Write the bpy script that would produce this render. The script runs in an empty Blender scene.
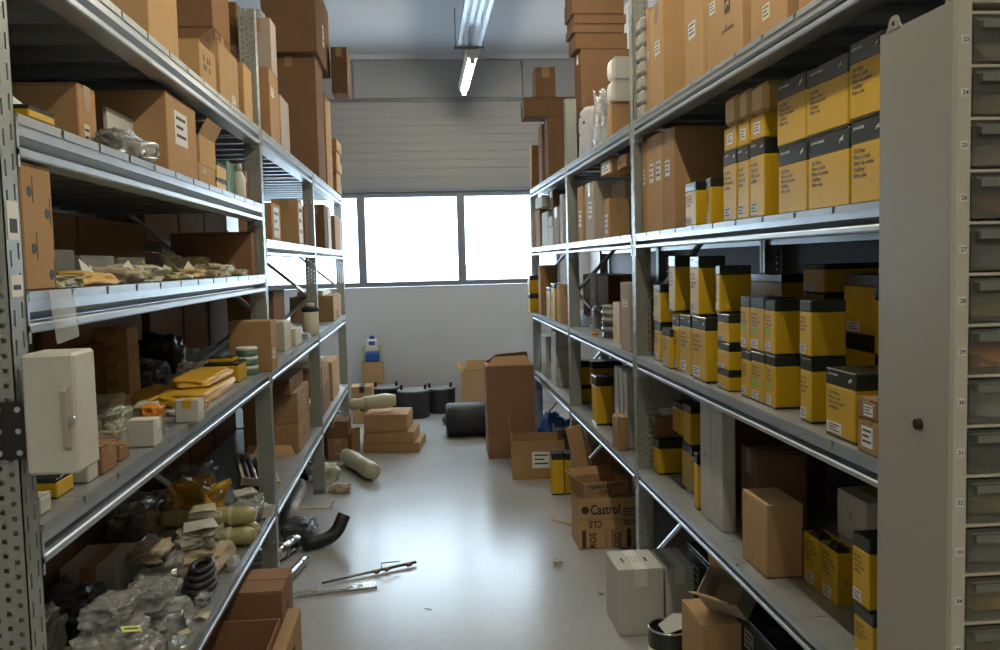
import bpy, bmesh, math, random
from mathutils import Vector, Matrix, noise
import numpy as np

# ------------------------------------------------------------------ camera, sky, exposure
scene = bpy.context.scene
col = scene.collection
FPX, YAW, PIT, ROL = 890.3, math.radians(4.988), math.radians(4.088), math.radians(-1.4247)
EYE = np.array([0.0, 0.0, 1.5])
_fw = np.array([math.sin(YAW)*math.cos(PIT), math.cos(YAW)*math.cos(PIT), -math.sin(PIT)])
_r = np.array([math.cos(YAW), -math.sin(YAW), 0.0]); _u = np.cross(_r, _fw)
CR = _r*math.cos(ROL)+_u*math.sin(ROL); CU = _u*math.cos(ROL)-_r*math.sin(ROL)
cam = bpy.data.cameras.new('camera'); camo = bpy.data.objects.new('camera', cam); col.objects.link(camo)
cam.sensor_fit = 'HORIZONTAL'; cam.sensor_width = 36.0; cam.lens = 36.0*FPX/1000.0; cam.clip_start = 0.05
camo.matrix_world = Matrix(((CR[0], CU[0], -_fw[0], 0), (CR[1], CU[1], -_fw[1], 0), (CR[2], CU[2], -_fw[2], 1.5), (0, 0, 0, 1)))
scene.camera = camo
SKY_STRENGTH, LAMP_STRENGTH, EXPOSURE = 10.5, 96.0, 0.32
world = bpy.data.worlds.new('overcast_sky'); scene.world = world; world.use_nodes = True
wb = world.node_tree.nodes['Background']
wb.inputs[0].default_value = (0.70, 0.86, 1.0, 1); wb.inputs[1].default_value = SKY_STRENGTH
vs = scene.view_settings
vs.view_transform = 'Standard'; vs.look = 'None'; vs.gamma = 1.0; vs.use_curve_mapping = False; vs.exposure = EXPOSURE
scene.cycles.use_denoising = True
scene.cycles.max_bounces = 8; scene.cycles.transparent_max_bounces = 16
scene.cycles.sample_clamp_indirect = 6.0; scene.cycles.caustics_reflective = False; scene.cycles.caustics_refractive = False

# ------------------------------------------------------------------ pixel to place
def px_Y(px, X, z):            # along a shelf front (X and z known)
    z -= 1.5; k = px-500.0
    return (FPX*(X*CR[0]+z*CR[2]) - k*(X*_fw[0]+z*_fw[2])) / (k*_fw[1]-FPX*CR[1])
def px_X(px, Y, z):            # on a plane across the aisle (Y and z known)
    z -= 1.5; k = px-500.0
    return (FPX*(Y*CR[1]+z*CR[2]) - k*(Y*_fw[1]+z*_fw[2])) / (k*_fw[0]-FPX*CR[0])
def py_z(py, X, Y):            # height of an upright edge (X and Y known)
    k = 325.0-py
    return 1.5 + (FPX*(X*CU[0]+Y*CU[1]) - k*(X*_fw[0]+Y*_fw[1])) / (k*_fw[2]-FPX*CU[2])
def ground(px, py, z=0.0):
    d = _fw + CR*(px-500)/FPX + CU*(325-py)/FPX
    t = (z-1.5)/d[2]
    return d[0]*t, d[1]*t

XL, XR = -0.678, 0.8896
YW = 9.30
RD = {1: 2.061, 2: 1.599, 3: 1.091, 4: 0.611}
LD = {1: 2.104, 2: 1.772, 3: 1.468, 4: 1.059, 5: 0.449, 6: 1.624}
PL = [1.596, 4.031, 5.933, 8.025]
PR = [1.455, 3.704, 5.390, 7.176]
DL, DR = 0.75, 0.62

# ------------------------------------------------------------------ materials
MATS = {}
def mat(name, rgb, rough=0.6, metal=0.0, vary=0.0, nscale=30.0, namp=0.0, bump=0.0, bscale=200.0, alpha=1.0, emit=None, spec=0.5, stretch=None, trans=0.0):
    m = bpy.data.materials.new(name); m.use_nodes = True; MATS[name] = m
    nt = m.node_tree; b = nt.nodes['Principled BSDF']; L = nt.links.new
    b.inputs['Base Color'].default_value = (*rgb, 1); b.inputs['Roughness'].default_value = rough
    b.inputs['Metallic'].default_value = metal; b.inputs['Alpha'].default_value = alpha
    b.inputs['Specular IOR Level'].default_value = spec; b.inputs['Transmission Weight'].default_value = trans
    tc = nt.nodes.new('ShaderNodeTexCoord'); src = tc.outputs['Object']
    if stretch:
        mp = nt.nodes.new('ShaderNodeMapping'); mp.inputs['Scale'].default_value = stretch; L(src, mp.inputs['Vector']); src = mp.outputs['Vector']
    if vary or namp:
        hsv = nt.nodes.new('ShaderNodeHueSaturation'); hsv.inputs['Color'].default_value = (*rgb, 1)
        nz = nt.nodes.new('ShaderNodeTexNoise'); nz.inputs['Scale'].default_value = nscale; nz.inputs['Detail'].default_value = 5; L(src, nz.inputs['Vector'])
        oi = nt.nodes.new('ShaderNodeObjectInfo')
        a = nt.nodes.new('ShaderNodeMath'); a.operation = 'MULTIPLY_ADD'; a.inputs[1].default_value = 2*namp; a.inputs[2].default_value = 1-namp; L(nz.outputs['Fac'], a.inputs[0])
        c = nt.nodes.new('ShaderNodeMath'); c.operation = 'MULTIPLY_ADD'; c.inputs[1].default_value = 2*vary; L(oi.outputs['Random'], c.inputs[0])
        d = nt.nodes.new('ShaderNodeMath'); d.operation = 'SUBTRACT'; d.inputs[1].default_value = vary; L(a.outputs[0], d.inputs[0]); L(d.outputs[0], c.inputs[2])
        L(c.outputs[0], hsv.inputs['Value']); L(hsv.outputs[0], b.inputs['Base Color'])
    if bump:
        nb = nt.nodes.new('ShaderNodeTexNoise'); nb.inputs['Scale'].default_value = bscale; nb.inputs['Detail'].default_value = 3; L(src, nb.inputs['Vector'])
        bp = nt.nodes.new('ShaderNodeBump'); bp.inputs['Strength'].default_value = bump; bp.inputs['Distance'].default_value = 0.01; L(nb.outputs['Fac'], bp.inputs['Height']); L(bp.outputs[0], b.inputs['Normal'])
    if emit:
        b.inputs['Emission Color'].default_value = (*rgb, 1); b.inputs['Emission Strength'].default_value = emit
    return m
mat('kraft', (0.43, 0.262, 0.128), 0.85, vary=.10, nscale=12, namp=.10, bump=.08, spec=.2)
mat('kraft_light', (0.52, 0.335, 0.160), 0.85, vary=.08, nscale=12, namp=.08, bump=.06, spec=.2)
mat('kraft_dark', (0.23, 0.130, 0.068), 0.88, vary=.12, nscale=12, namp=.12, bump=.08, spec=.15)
mat('kraft_grey', (0.46, 0.40, 0.33), 0.85, vary=.08, nscale=12, namp=.08, bump=.06, spec=.2)
mat('kraft_red', (0.31, 0.170, 0.092), 0.85, vary=.08, nscale=12, namp=.1, bump=.08, spec=.2)
mat('white_card', (0.56, 0.55, 0.49), 0.7, vary=.06, nscale=10, namp=.07)
mat('white_paper', (0.78, 0.77, 0.72), 0.7, vary=.05, nscale=40, namp=.05)
mat('yellow', (0.64, 0.395, 0.016), 0.45, vary=.05, nscale=8, namp=.05, spec=.3)
mat('yellow_tan', (0.60, 0.39, 0.12), 0.5, vary=.05, nscale=8, namp=.05)
mat('band', (0.022, 0.030, 0.022), 0.22, vary=.0, nscale=8, namp=.1)
mat('ink', (0.03, 0.028, 0.025), 0.6)
mat('ink_brown', (0.07, 0.045, 0.028), 0.8)
mat('ink_white', (0.75, 0.75, 0.72), 0.5)
mat('ink_green', (0.28, 0.50, 0.05), 0.5)
mat('ink_red', (0.45, 0.05, 0.03), 0.5)
mat('tape', (0.42, 0.27, 0.13), 0.3, alpha=.9)
mat('galv', (0.58, 0.62, 0.65), 0.36, metal=.80, vary=.03, nscale=14, namp=.12, bump=.03, bscale=60)
mat('galv_deck', (0.50, 0.53, 0.53), 0.42, metal=.75, vary=.04, nscale=9, namp=.14, bump=.03, bscale=40)
mat('post', (0.38, 0.40, 0.36), 0.42, metal=.55, vary=.03, nscale=18, namp=.10)
mat('back_shade', (0.045, 0.05, 0.06), 0.6)  # near-black tone that paints in the darkness behind the rack bays
mat('steel_dark', (0.20, 0.21, 0.22), 0.4, metal=.7)
mat('beige_paint', (0.43, 0.41, 0.345), 0.45, nscale=260, namp=.05, bump=.10, bscale=420)
mat('beige_edge', (0.58, 0.54, 0.43), 0.45, nscale=20, namp=.03)
mat('white_paint', (0.64, 0.62, 0.53), 0.4, nscale=15, namp=.03)
mat('smoked', (0.26, 0.27, 0.22), 0.14, alpha=.24)
mat('drawer_plastic', (0.24, 0.25, 0.21), 0.2, alpha=.8)
mat('black_plastic', (0.018, 0.018, 0.020), 0.42)
mat('black_rubber', (0.014, 0.014, 0.015), 0.55, nscale=30, namp=.1)
mat('drum_black', (0.020, 0.022, 0.026), 0.5)
mat('drum_lid_sheen', (0.34, 0.35, 0.36), 0.28)  # lid grey lightened to paint in the window's reflection
mat('clear_sheet', (0.80, 0.82, 0.82), 0.10, alpha=.28)
mat('mailer', (0.72, 0.42, 0.035), 0.35, bump=.35, bscale=20)
mat('wrap_olive', (0.42, 0.38, 0.17), 0.35, nscale=14, namp=.25, bump=.5, bscale=24)
mat('wrap_tan', (0.50, 0.42, 0.29), 0.6, nscale=14, namp=.2, bump=.6, bscale=30)
mat('wrap_cream', (0.58, 0.55, 0.38), 0.4, nscale=14, namp=.2, bump=.5, bscale=24)
mat('wrap_grey', (0.44, 0.43, 0.42), 0.5, nscale=22, namp=.3, bump=.5, bscale=30)
mat('foil', (0.66, 0.67, 0.68), 0.22, metal=.9, nscale=30, namp=.2, bump=.8, bscale=30)
mat('steel', (0.60, 0.60, 0.58), 0.28, metal=.95)
mat('bronze', (0.40, 0.24, 0.10), 0.35, metal=.8)
mat('blue_plastic', (0.03, 0.12, 0.42), 0.35)
mat('green_tin', (0.10, 0.22, 0.16), 0.3)
mat('lime', (0.55, 0.62, 0.05), 0.4)
mat('orange', (0.75, 0.25, 0.03), 0.4)
mat('label_cream', (0.66, 0.62, 0.45), 0.6, nscale=50, namp=.12)
mat('wall_paint', (0.62, 0.63, 0.64), 0.75, nscale=3, namp=.03, bump=.04, bscale=90)
mat('wall_panel', (0.30, 0.30, 0.29), 0.38, nscale=2, namp=.02, spec=.35)
mat('wall_upper', (0.27, 0.275, 0.28), 0.5, nscale=2, namp=.02)
mat('ceiling_paint', (0.46, 0.49, 0.54), 0.7, nscale=1.2, namp=.05)
mat('window_frame', (0.20, 0.225, 0.26), 0.4)
mat('lamp_tube', (1.0, 0.91, 0.73), 0.4, emit=LAMP_STRENGTH)
mat('lamp_body', (0.72, 0.72, 0.70), 0.4)
mat('yard', (0.70, 0.72, 0.74), 0.9, nscale=.6, namp=.08)
mat('yard_blue', (0.40, 0.50, 0.62), 0.7)
def film_mat(name, rgb, body, rough, bscale):
    m = bpy.data.materials.new(name); m.use_nodes = True; nt = m.node_tree; nt.nodes.clear(); MATS[name] = m; N = nt.nodes.new; L = nt.links.new
    out = N('ShaderNodeOutputMaterial'); t = N('ShaderNodeBsdfTransparent'); d = N('ShaderNodeBsdfDiffuse'); g = N('ShaderNodeBsdfGlossy'); a = N('ShaderNodeMixShader'); b = N('ShaderNodeMixShader'); fr = N('ShaderNodeFresnel')
    tc = N('ShaderNodeTexCoord'); nz = N('ShaderNodeTexNoise'); nz.inputs['Scale'].default_value = bscale; nz.inputs['Detail'].default_value = 3; bp = N('ShaderNodeBump'); bp.inputs['Strength'].default_value = .6; bp.inputs['Distance'].default_value = .02
    L(tc.outputs['Object'], nz.inputs['Vector']); L(nz.outputs['Fac'], bp.inputs['Height'])
    for s_ in (g, fr): L(bp.outputs[0], s_.inputs['Normal'])
    t.inputs[0].default_value = (*[.6+.4*c for c in rgb], 1); d.inputs[0].default_value = (*rgb, 1); g.inputs['Roughness'].default_value = rough; fr.inputs['IOR'].default_value = 1.6; a.inputs[0].default_value = body
    L(t.outputs[0], a.inputs[1]); L(d.outputs[0], a.inputs[2]); L(fr.outputs[0], b.inputs[0]); L(a.outputs[0], b.inputs[1]); L(g.outputs[0], b.inputs[2]); L(b.outputs[0], out.inputs[0])
film_mat('clear', (.86, .88, .84), .27, .20, 5)
film_mat('clear_green', (.66, .68, .50), .42, .20, 5)
film_mat('poly_dark', (.10, .10, .11), .70, .14, 8)
film_mat('poly_yellow', (.72, .42, .04), .62, .14, 8)
def glass_mat():
    m = bpy.data.materials.new('window_glass'); m.use_nodes = True; nt = m.node_tree; nt.nodes.clear(); MATS['window_glass'] = m
    o = nt.nodes.new('ShaderNodeOutputMaterial'); mx = nt.nodes.new('ShaderNodeMixShader'); t = nt.nodes.new('ShaderNodeBsdfTransparent'); g = nt.nodes.new('ShaderNodeBsdfGlossy')
    t.inputs[0].default_value = (.95, .97, .98, 1); g.inputs['Roughness'].default_value = .03; mx.inputs[0].default_value = .06
    nt.links.new(t.outputs[0], mx.inputs[1]); nt.links.new(g.outputs[0], mx.inputs[2]); nt.links.new(mx.outputs[0], o.inputs[0])
glass_mat()
def floor_mat():
    m = mat('floor_concrete', (0.40, 0.40, 0.37), 0.25); nt = m.node_tree; b = nt.nodes['Principled BSDF']; L = nt.links.new
    tc = nt.nodes.new('ShaderNodeTexCoord')
    n1 = nt.nodes.new('ShaderNodeTexNoise'); n1.inputs['Scale'].default_value = 1.6; n1.inputs['Detail'].default_value = 8; n1.inputs['Roughness'].default_value = .65
    n2 = nt.nodes.new('ShaderNodeTexNoise'); n2.inputs['Scale'].default_value = 28; n2.inputs['Detail'].default_value = 6
    L(tc.outputs['Object'], n1.inputs['Vector']); L(tc.outputs['Object'], n2.inputs['Vector'])
    r = nt.nodes.new('ShaderNodeValToRGB'); r.color_ramp.elements[0].position = .3; r.color_ramp.elements[0].color = (.41, .418, .41, 1); r.color_ramp.elements[1].position = .72; r.color_ramp.elements[1].color = (.485, .495, .485, 1)
    mx = nt.nodes.new('ShaderNodeMix'); mx.data_type = 'FLOAT'; mx.inputs[0].default_value = .4
    L(n1.outputs['Fac'], mx.inputs[2]); L(n2.outputs['Fac'], mx.inputs[3]); L(mx.outputs[0], r.inputs[0]); L(r.outputs[0], b.inputs['Base Color'])
    rr = nt.nodes.new('ShaderNodeMapRange'); b.inputs['Specular IOR Level'].default_value = .42; rr.inputs[3].default_value = .18; rr.inputs[4].default_value = .29; L(n1.outputs['Fac'], rr.inputs[0]); L(rr.outputs[0], b.inputs['Roughness'])
    bp = nt.nodes.new('ShaderNodeBump'); bp.inputs['Strength'].default_value = .04; bp.inputs['Distance'].default_value = .01; L(n2.outputs['Fac'], bp.inputs['Height']); L(bp.outputs[0], b.inputs['Normal'])
floor_mat()

# ------------------------------------------------------------------ mesh helpers
class MB:
    def __init__(s): s.v = []; s.f = []
    def box(s, x0, y0, z0, x1, y1, z1):
        b = len(s.v)
        s.v += [(x0, y0, z0), (x1, y0, z0), (x1, y1, z0), (x0, y1, z0), (x0, y0, z1), (x1, y0, z1), (x1, y1, z1), (x0, y1, z1)]
        s.f += [tuple(b+i for i in q) for q in ((0, 3, 2, 1), (4, 5, 6, 7), (0, 1, 5, 4), (1, 2, 6, 5), (2, 3, 7, 6), (3, 0, 4, 7))]
        return s
    def quad(s, a, b, c, d):
        n = len(s.v); s.v += [a, b, c, d]; s.f.append((n, n+1, n+2, n+3)); return s
    def poly_slab(s, pts, n):      # extrude a planar outline by vector n
        b = len(s.v); k = len(pts); s.v += [tuple(p) for p in pts]+[tuple(Vector(p)+Vector(n)) for p in pts]
        s.f.append(tuple(range(b+k-1, b-1, -1))); s.f.append(tuple(range(b+k, b+2*k)))
        for i in range(k): j = (i+1) % k; s.f.append((b+i, b+j, b+k+j, b+k+i))
        return s
    def tube(s, pts, rad, n=10, caps=True):
        pts = [Vector(p) for p in pts]; rad = rad if isinstance(rad, (list, tuple)) else [rad]*len(pts); b = len(s.v); up = None
        for i, p in enumerate(pts):
            t = (pts[min(i+1, len(pts)-1)]-pts[max(i-1, 0)]).normalized()
            if up is None: up = Vector((0, 0, 1)) if abs(t.z) < .9 else Vector((1, 0, 0))
            a = t.cross(up).normalized(); up = a.cross(t).normalized()
            for k in range(n):
                an = 2*math.pi*k/n; s.v.append(tuple(p+(a*math.cos(an)+up*math.sin(an))*rad[i]))
        for i in range(len(pts)-1):
            for k in range(n):
                q = (k+1) % n; s.f.append((b+i*n+k, b+i*n+q, b+(i+1)*n+q, b+(i+1)*n+k))
        if caps: s.f.append(tuple(b+k for k in range(n-1, -1, -1))); e = b+(len(pts)-1)*n; s.f.append(tuple(e+k for k in range(n)))
        return s
    def lathe(s, prof, n=24, cx=0, cy=0):
        b = len(s.v)
        for r, z in prof:
            for k in range(n): an = 2*math.pi*k/n; s.v.append((cx+r*math.cos(an), cy+r*math.sin(an), z))
        for i in range(len(prof)-1):
            for k in range(n): q = (k+1) % n; s.f.append((b+i*n+k, b+i*n+q, b+(i+1)*n+q, b+(i+1)*n+k))
        s.f.append(tuple(b+k for k in range(n-1, -1, -1))); e = b+(len(prof)-1)*n; s.f.append(tuple(e+k for k in range(n)))
        return s
    def mesh(s, name, m, smooth=False):
        me = bpy.data.meshes.new(name); me.from_pydata(s.v, [], s.f); me.materials.append(MATS[m])
        if smooth: me.polygons.foreach_set('use_smooth', [True]*len(me.polygons))
        me.update(); return me
    def build(s, name, m, parent=None, smooth=False): return link(name, s.mesh(name, m, smooth), parent)
def link(name, me, parent=None, loc=None, rot=None, scale=None):
    o = bpy.data.objects.new(name, me); col.objects.link(o); o.parent = parent
    if loc is not None: o.location = loc
    if rot is not None: o.rotation_euler = rot
    if scale is not None: o.scale = scale
    return o
def tag(o, label=None, cat=None, group=None, kind=None):
    for k, v in (('label', label), ('category', cat), ('group', group), ('kind', kind)):
        if v: o[k] = v
    return o
def thing(name, label, cat, loc=(0, 0, 0), rz=0.0, group=None, rx=0.0, ry=0.0):
    o = bpy.data.objects.new(name, None); col.objects.link(o); o.location = loc; o.rotation_euler = (rx, ry, rz); o.empty_display_size = .05
    return tag(o, label, cat, group)
def cham(w, d, h, c=.004, z0=0.0, y0=None):        # box with chamfered edges, centred in x and y, base at z0
    mb = MB(); x, y = w/2, d/2; c = min(c, w*.2, d*.2, h*.2); V = []
    for sz in (0, 1):
        for sy in (-1, 1):
            for sx in (-1, 1):
                X, Y, Z = sx*x, sy*y, z0+sz*h; i = -1 if sz else 1
                V += [(X-sx*c, Y-sy*c, Z), (X-sx*c, Y, Z+i*c), (X, Y-sy*c, Z+i*c)]
    mb.v = V
    I = lambda sx, sy, sz, k: (sz*4+sy*2+sx)*3+k
    F = [[I(0, 0, 0, 0), I(0, 1, 0, 0), I(1, 1, 0, 0), I(1, 0, 0, 0)], [I(0, 0, 1, 0), I(1, 0, 1, 0), I(1, 1, 1, 0), I(0, 1, 1, 0)],
         [I(0, 0, 0, 1), I(1, 0, 0, 1), I(1, 0, 1, 1), I(0, 0, 1, 1)], [I(0, 1, 0, 1), I(0, 1, 1, 1), I(1, 1, 1, 1), I(1, 1, 0, 1)],
         [I(0, 0, 0, 2), I(0, 0, 1, 2), I(0, 1, 1, 2), I(0, 1, 0, 2)], [I(1, 0, 0, 2), I(1, 1, 0, 2), I(1, 1, 1, 2), I(1, 0, 1, 2)]]
    for sz in (0, 1):
        for s in (0, 1):
            F.append([I(0, s, sz, 0), I(1, s, sz, 0), I(1, s, sz, 1), I(0, s, sz, 1)]); F.append([I(s, 0, sz, 0), I(s, 1, sz, 0), I(s, 1, sz, 2), I(s, 0, sz, 2)])
    for sx in (0, 1):
        for sy in (0, 1):
            F.append([I(sx, sy, 0, 1), I(sx, sy, 1, 1), I(sx, sy, 1, 2), I(sx, sy, 0, 2)])
            for sz in (0, 1): F.append([I(sx, sy, sz, 0), I(sx, sy, sz, 1), I(sx, sy, sz, 2)])
    ctr = Vector((0, 0, z0+h/2)); Vv = [Vector(v) for v in V]
    for f in F:
        n = (Vv[f[1]]-Vv[f[0]]).cross(Vv[f[2]]-Vv[f[0]])
        mid = sum((Vv[i] for i in f), Vector())/len(f)
        mb.f.append(tuple(f) if n.dot(mid-ctr) > 0 else tuple(reversed(f)))
    return mb
TEXTS = {}
def text_mesh(body, m):
    k = (body, m)
    if k not in TEXTS:
        cu = bpy.data.curves.new('t', 'FONT'); cu.body = body; cu.size = 1.0; cu.extrude = 0.0; cu.offset = .022; cu.resolution_u = 2; cu.space_line = 1.05
        to = bpy.data.objects.new('t', cu); me = bpy.data.meshes.new_from_object(to); bpy.data.objects.remove(to); bpy.data.curves.remove(cu)
        me.name = 'lettering'; me.materials.clear(); me.materials.append(MATS[m])
        co = np.empty(len(me.vertices)*3, dtype=np.float32); me.vertices.foreach_get('co', co); co = co.reshape(-1, 3)
        lo, hi = co.min(0), co.max(0); co = co-lo; me.vertices.foreach_set('co', co.ravel()); me.update()
        TEXTS[k] = (me, hi-lo)
    return TEXTS[k]
def lettering(parent, body, m, x, y, z, w=None, h=None, face='front', flip=0.0):   # lower-left corner at x,z on the face y=const
    me, s = text_mesh(body, m)
    k = w/s[0] if w else h/s[1]; kx = k
    ky = (h/s[1]) if h else k
    if face == 'front': o = link('lettering', me, parent, (x, y, z), (math.pi/2, flip, 0), (kx, ky, 1))
    elif face == 'top': o = link('lettering', me, parent, (x, y, z), (0, 0, flip), (kx, ky, 1))
    elif face == 'side': o = link('lettering', me, parent, (x, y, z), (math.pi/2, 0, -math.pi/2), (kx, ky, 1))   # on -x face
    else: o = link('lettering', me, parent, (x, y, z), (math.pi/2, 0, math.pi/2), (kx, ky, 1))                      # on +x face
    return o
def sticker(parent, x, y, z, w, h, m='white_paper', name='label'):                  # thin paper on the front face
    o = MB().box(x-w/2, y-.0008, z-h/2, x+w/2, y, z+h/2).build(name, m, parent)
    if w > .02:
        k = MB(); n = 3
        for i in range(n):
            zz = z+h*(.30-.26*i); k.box(x-w*.38, y-.0013, zz-h*.045, x+w*(.36-.2*(i % 2)), y-.0008, zz+h*.045)
        k.build('print', 'ink', o)
    return o
def stag(parent, cx, cz, s, y, shield=None, fig='ink_white'):                                                     # leaping animal badge on a rounded shield
    o = parent
    if shield: o = MB().poly_slab([(cx-s*.5, y, cz-s*.6), (cx+s*.5, y, cz-s*.6), (cx+s*.6, y, cz-s*.4), (cx+s*.6, y, cz+s*.5), (cx+s*.45, y, cz+s*.62), (cx-s*.45, y, cz+s*.62), (cx-s*.6, y, cz+s*.5), (cx-s*.6, y, cz-s*.4)][::-1], (0, -.0008, 0)).build('badge', shield, parent)
    q = [(-.42, .02), (-.2, .2), (.1, .22), (.28, .45), (.5, .40), (.36, .22), (.30, .02), (.5, -.18), (.30, -.10), (.12, -.02), (-.12, 0), (-.3, -.25), (-.48, -.30), (-.3, -.08)]
    MB().poly_slab([(cx+a*s, y-.0009, cz+b*s) for a, b in q], (0, -.0006, 0)).build('emblem', fig, o)

# ------------------------------------------------------------------ where a thing stands
Z = {'top': 0.0}
def clear_post(yf, yn, posts):      # keep a thing beside a post, not through it
    for p in posts:
        a, b = p-.066, p+.006
        if yn < b and yf > a:
            if (yn+yf)/2 > (a+b)/2: yn, yf = b, max(yf, b+.05)
            else: yf, yn = a, min(yn, a-.05)
    return yf, yn
def RB(lv, xf, xn, yt=None, d=.30, s=.03, z0=None, h=None, gap=.0015):
    z = (RD[lv] if z0 is None else z0)+.001; X = XR+s; zm = z+.08
    yf, yn = clear_post(px_Y(xf, X, zm), px_Y(xn, X, zm), PR)
    if h is None: h = py_z(yt, X, yn)-z
    Z['top'] = z+h
    return dict(loc=(X+d/2, (yf+yn)/2, z), rz=-math.pi/2, w=max(.012, yf-yn-2*gap), d=d, h=h)
def LB(lv, xn, xf, yt=None, d=.30, s=.03, z0=None, h=None, gap=.0015):
    z = (LD[lv] if z0 is None else z0)+.001; X = XL-s; zm = z+.08
    yf, yn = clear_post(px_Y(xf, X, zm), px_Y(xn, X, zm), PL)
    if h is None: h = py_z(yt, X, yn)-z
    Z['top'] = z+h
    return dict(loc=(X-d/2, (yf+yn)/2, z), rz=math.pi/2, w=max(.012, yf-yn-2*gap), d=d, h=h)
def CF(Y, x0, x1, yt=None, z0=0.0, d=.3, h=None, rz=0.0):
    z = z0+.001; a, b = px_X(x0, Y, z+.05), px_X(x1, Y, z+.05)
    if h is None: h = py_z(yt, (a+b)/2, Y)-z
    Z['top'] = z+h
    return dict(loc=((a+b)/2, Y+d/2, z), rz=rz, w=b-a-.003, d=d, h=h)
def GB(p0, p1, yt=None, d=.3, h=None, z0=0.0):
    (ax, ay), (bx, by) = ground(*p0, z0), ground(*p1, z0)
    rz = math.atan2(by-ay, bx-ax); w = math.hypot(bx-ax, by-ay)
    if h is None: h = py_z(yt, (ax+bx)/2, (ay+by)/2)-z0
    Z['top'] = z0+h
    return dict(loc=((ax+bx)/2-math.sin(rz)*d/2, (ay+by)/2+math.cos(rz)*d/2, z0+.001), rz=rz, w=w-.003, d=d, h=h)
def RM(y0, y1, x0, x1, z0, h, rz):  # straight metres, front of the thing turned by rz
    Z['top'] = z0+h
    w, d = (x1-x0, y1-y0) if abs(math.cos(rz)) > .5 else (y1-y0, x1-x0)
    return dict(loc=((x0+x1)/2, (y0+y1)/2, z0+.001), rz=rz, w=w, d=d, h=h)

GC, GF, GP, GW = 'cardboard boxes kept in the aisle', 'yellow and black parts boxes', 'bags of spare parts', 'white boxes in the aisle'
SUF = {'R1': " on yellow-box rack's top shelf", 'R2': " on yellow-box rack's second shelf", 'R3': " on yellow-box rack's third shelf", 'R4': " on yellow-box rack's lowest shelf",
       'L1': " on bag-filled rack's top shelf", 'L2': " on bag-filled rack's second shelf", 'L3': " on bag-filled rack's third shelf", 'L4': " on bag-filled rack's fourth shelf",
       'L5': " on bag-filled rack's lowest shelf", 'L6': " on the far bays' middle shelf", '': ''}
def carton(P, label, m='kraft', lab=None, text=None, opened=False, flaps=(.9, .55, 1.9, .5), fl=.45, tape=True, name='cardboard_box', cat='box', group=GC, tm='tape', inner='kraft_dark'):
    w, d, h = P['w'], P['d'], P['h']; t = min(.004, h*.08)
    o = thing(name, label, cat, P['loc'], P['rz'], group)
    if not opened:
        cham(w, d, h-t, .003).build('body', m, o)
        long_x = w >= d
        fl = MB().box(-w/2+.001, -d/2+.001, h-t, w/2-.001, -.002, h) if long_x else MB().box(-w/2+.001, -d/2+.001, h-t, -.002, d/2-.001, h)
        fl.build('flap', m, o)
        fl = MB().box(-w/2+.001, .002, h-t, w/2-.001, d/2-.001, h) if long_x else MB().box(.002, -d/2+.001, h-t, w/2-.001, d/2-.001, h)
        fl.build('flap', m, o)
        if tape:
            q = min(.025, w*.18, d*.18); e = min(.07, h*.35); T = MB()
            if long_x: T.box(-w/2, -q, h, w/2, q, h+.0006).box(-w/2-.0006, -q, h-e, -w/2, q, h+.0006).box(w/2, -q, h-e, w/2+.0006, q, h+.0006)
            else: T.box(-q, -d/2, h, q, d/2, h+.0006).box(-q, -d/2-.0006, h-e, q, -d/2, h+.0006).box(-q, d/2, h-e, q, d/2+.0006, h+.0006)
            T.build('tape', tm, o)
    else:
        k = .005; B = MB().box(-w/2, -d/2, 0, w/2, d/2, k).box(-w/2, -d/2, k, w/2, -d/2+k, h).box(-w/2, d/2-k, k, w/2, d/2, h).box(-w/2, -d/2+k, k, -w/2+k, d/2-k, h).box(w/2-k, -d/2+k, k, w/2, d/2-k, h)
        B.build('body', m, o)
        for (ax, sx, L_, ln, an) in (('x', -1, d, min(w*fl, .2), flaps[0]), ('x', 1, d, min(w*fl, .2), flaps[1]), ('y', -1, w, min(d*fl, .2), flaps[2]), ('y', 1, w, min(d*fl, .2), flaps[3])):
            if an is None: continue
            f = MB().box(-L_/2+.004, 0, 0, L_/2-.004, .004, ln).build('flap', m, o)
            if ax == 'y': f.location = (0, sx*d/2, h); f.rotation_euler = (-sx*an, 0, 0)
            else: f.location = (sx*w/2, 0, h); f.rotation_euler = (-an, 0, -sx*math.pi/2)
    for L_ in (lab or []):
        u, v, a, b = L_[:4]
        sticker(o, -w/2+u*w, -d/2, v*h, a*w, b*h, L_[4] if len(L_) > 4 else 'white_paper')
    for T_ in (text or []):
        body, mm, u, v, tw, th = T_; lettering(o, body, mm, -w/2+u*w, -d/2-.0009, v*h, tw*w, th*h)
    P['o'] = o; return P
WORDS = 'Air Filter\nFiltre a air\nFiltro de aire\nLuftfilter'
WORDS2 = 'Oil Filter\nFiltre a huile\nFiltro de aceite\nOelfilter\nFiltro olio'
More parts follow.
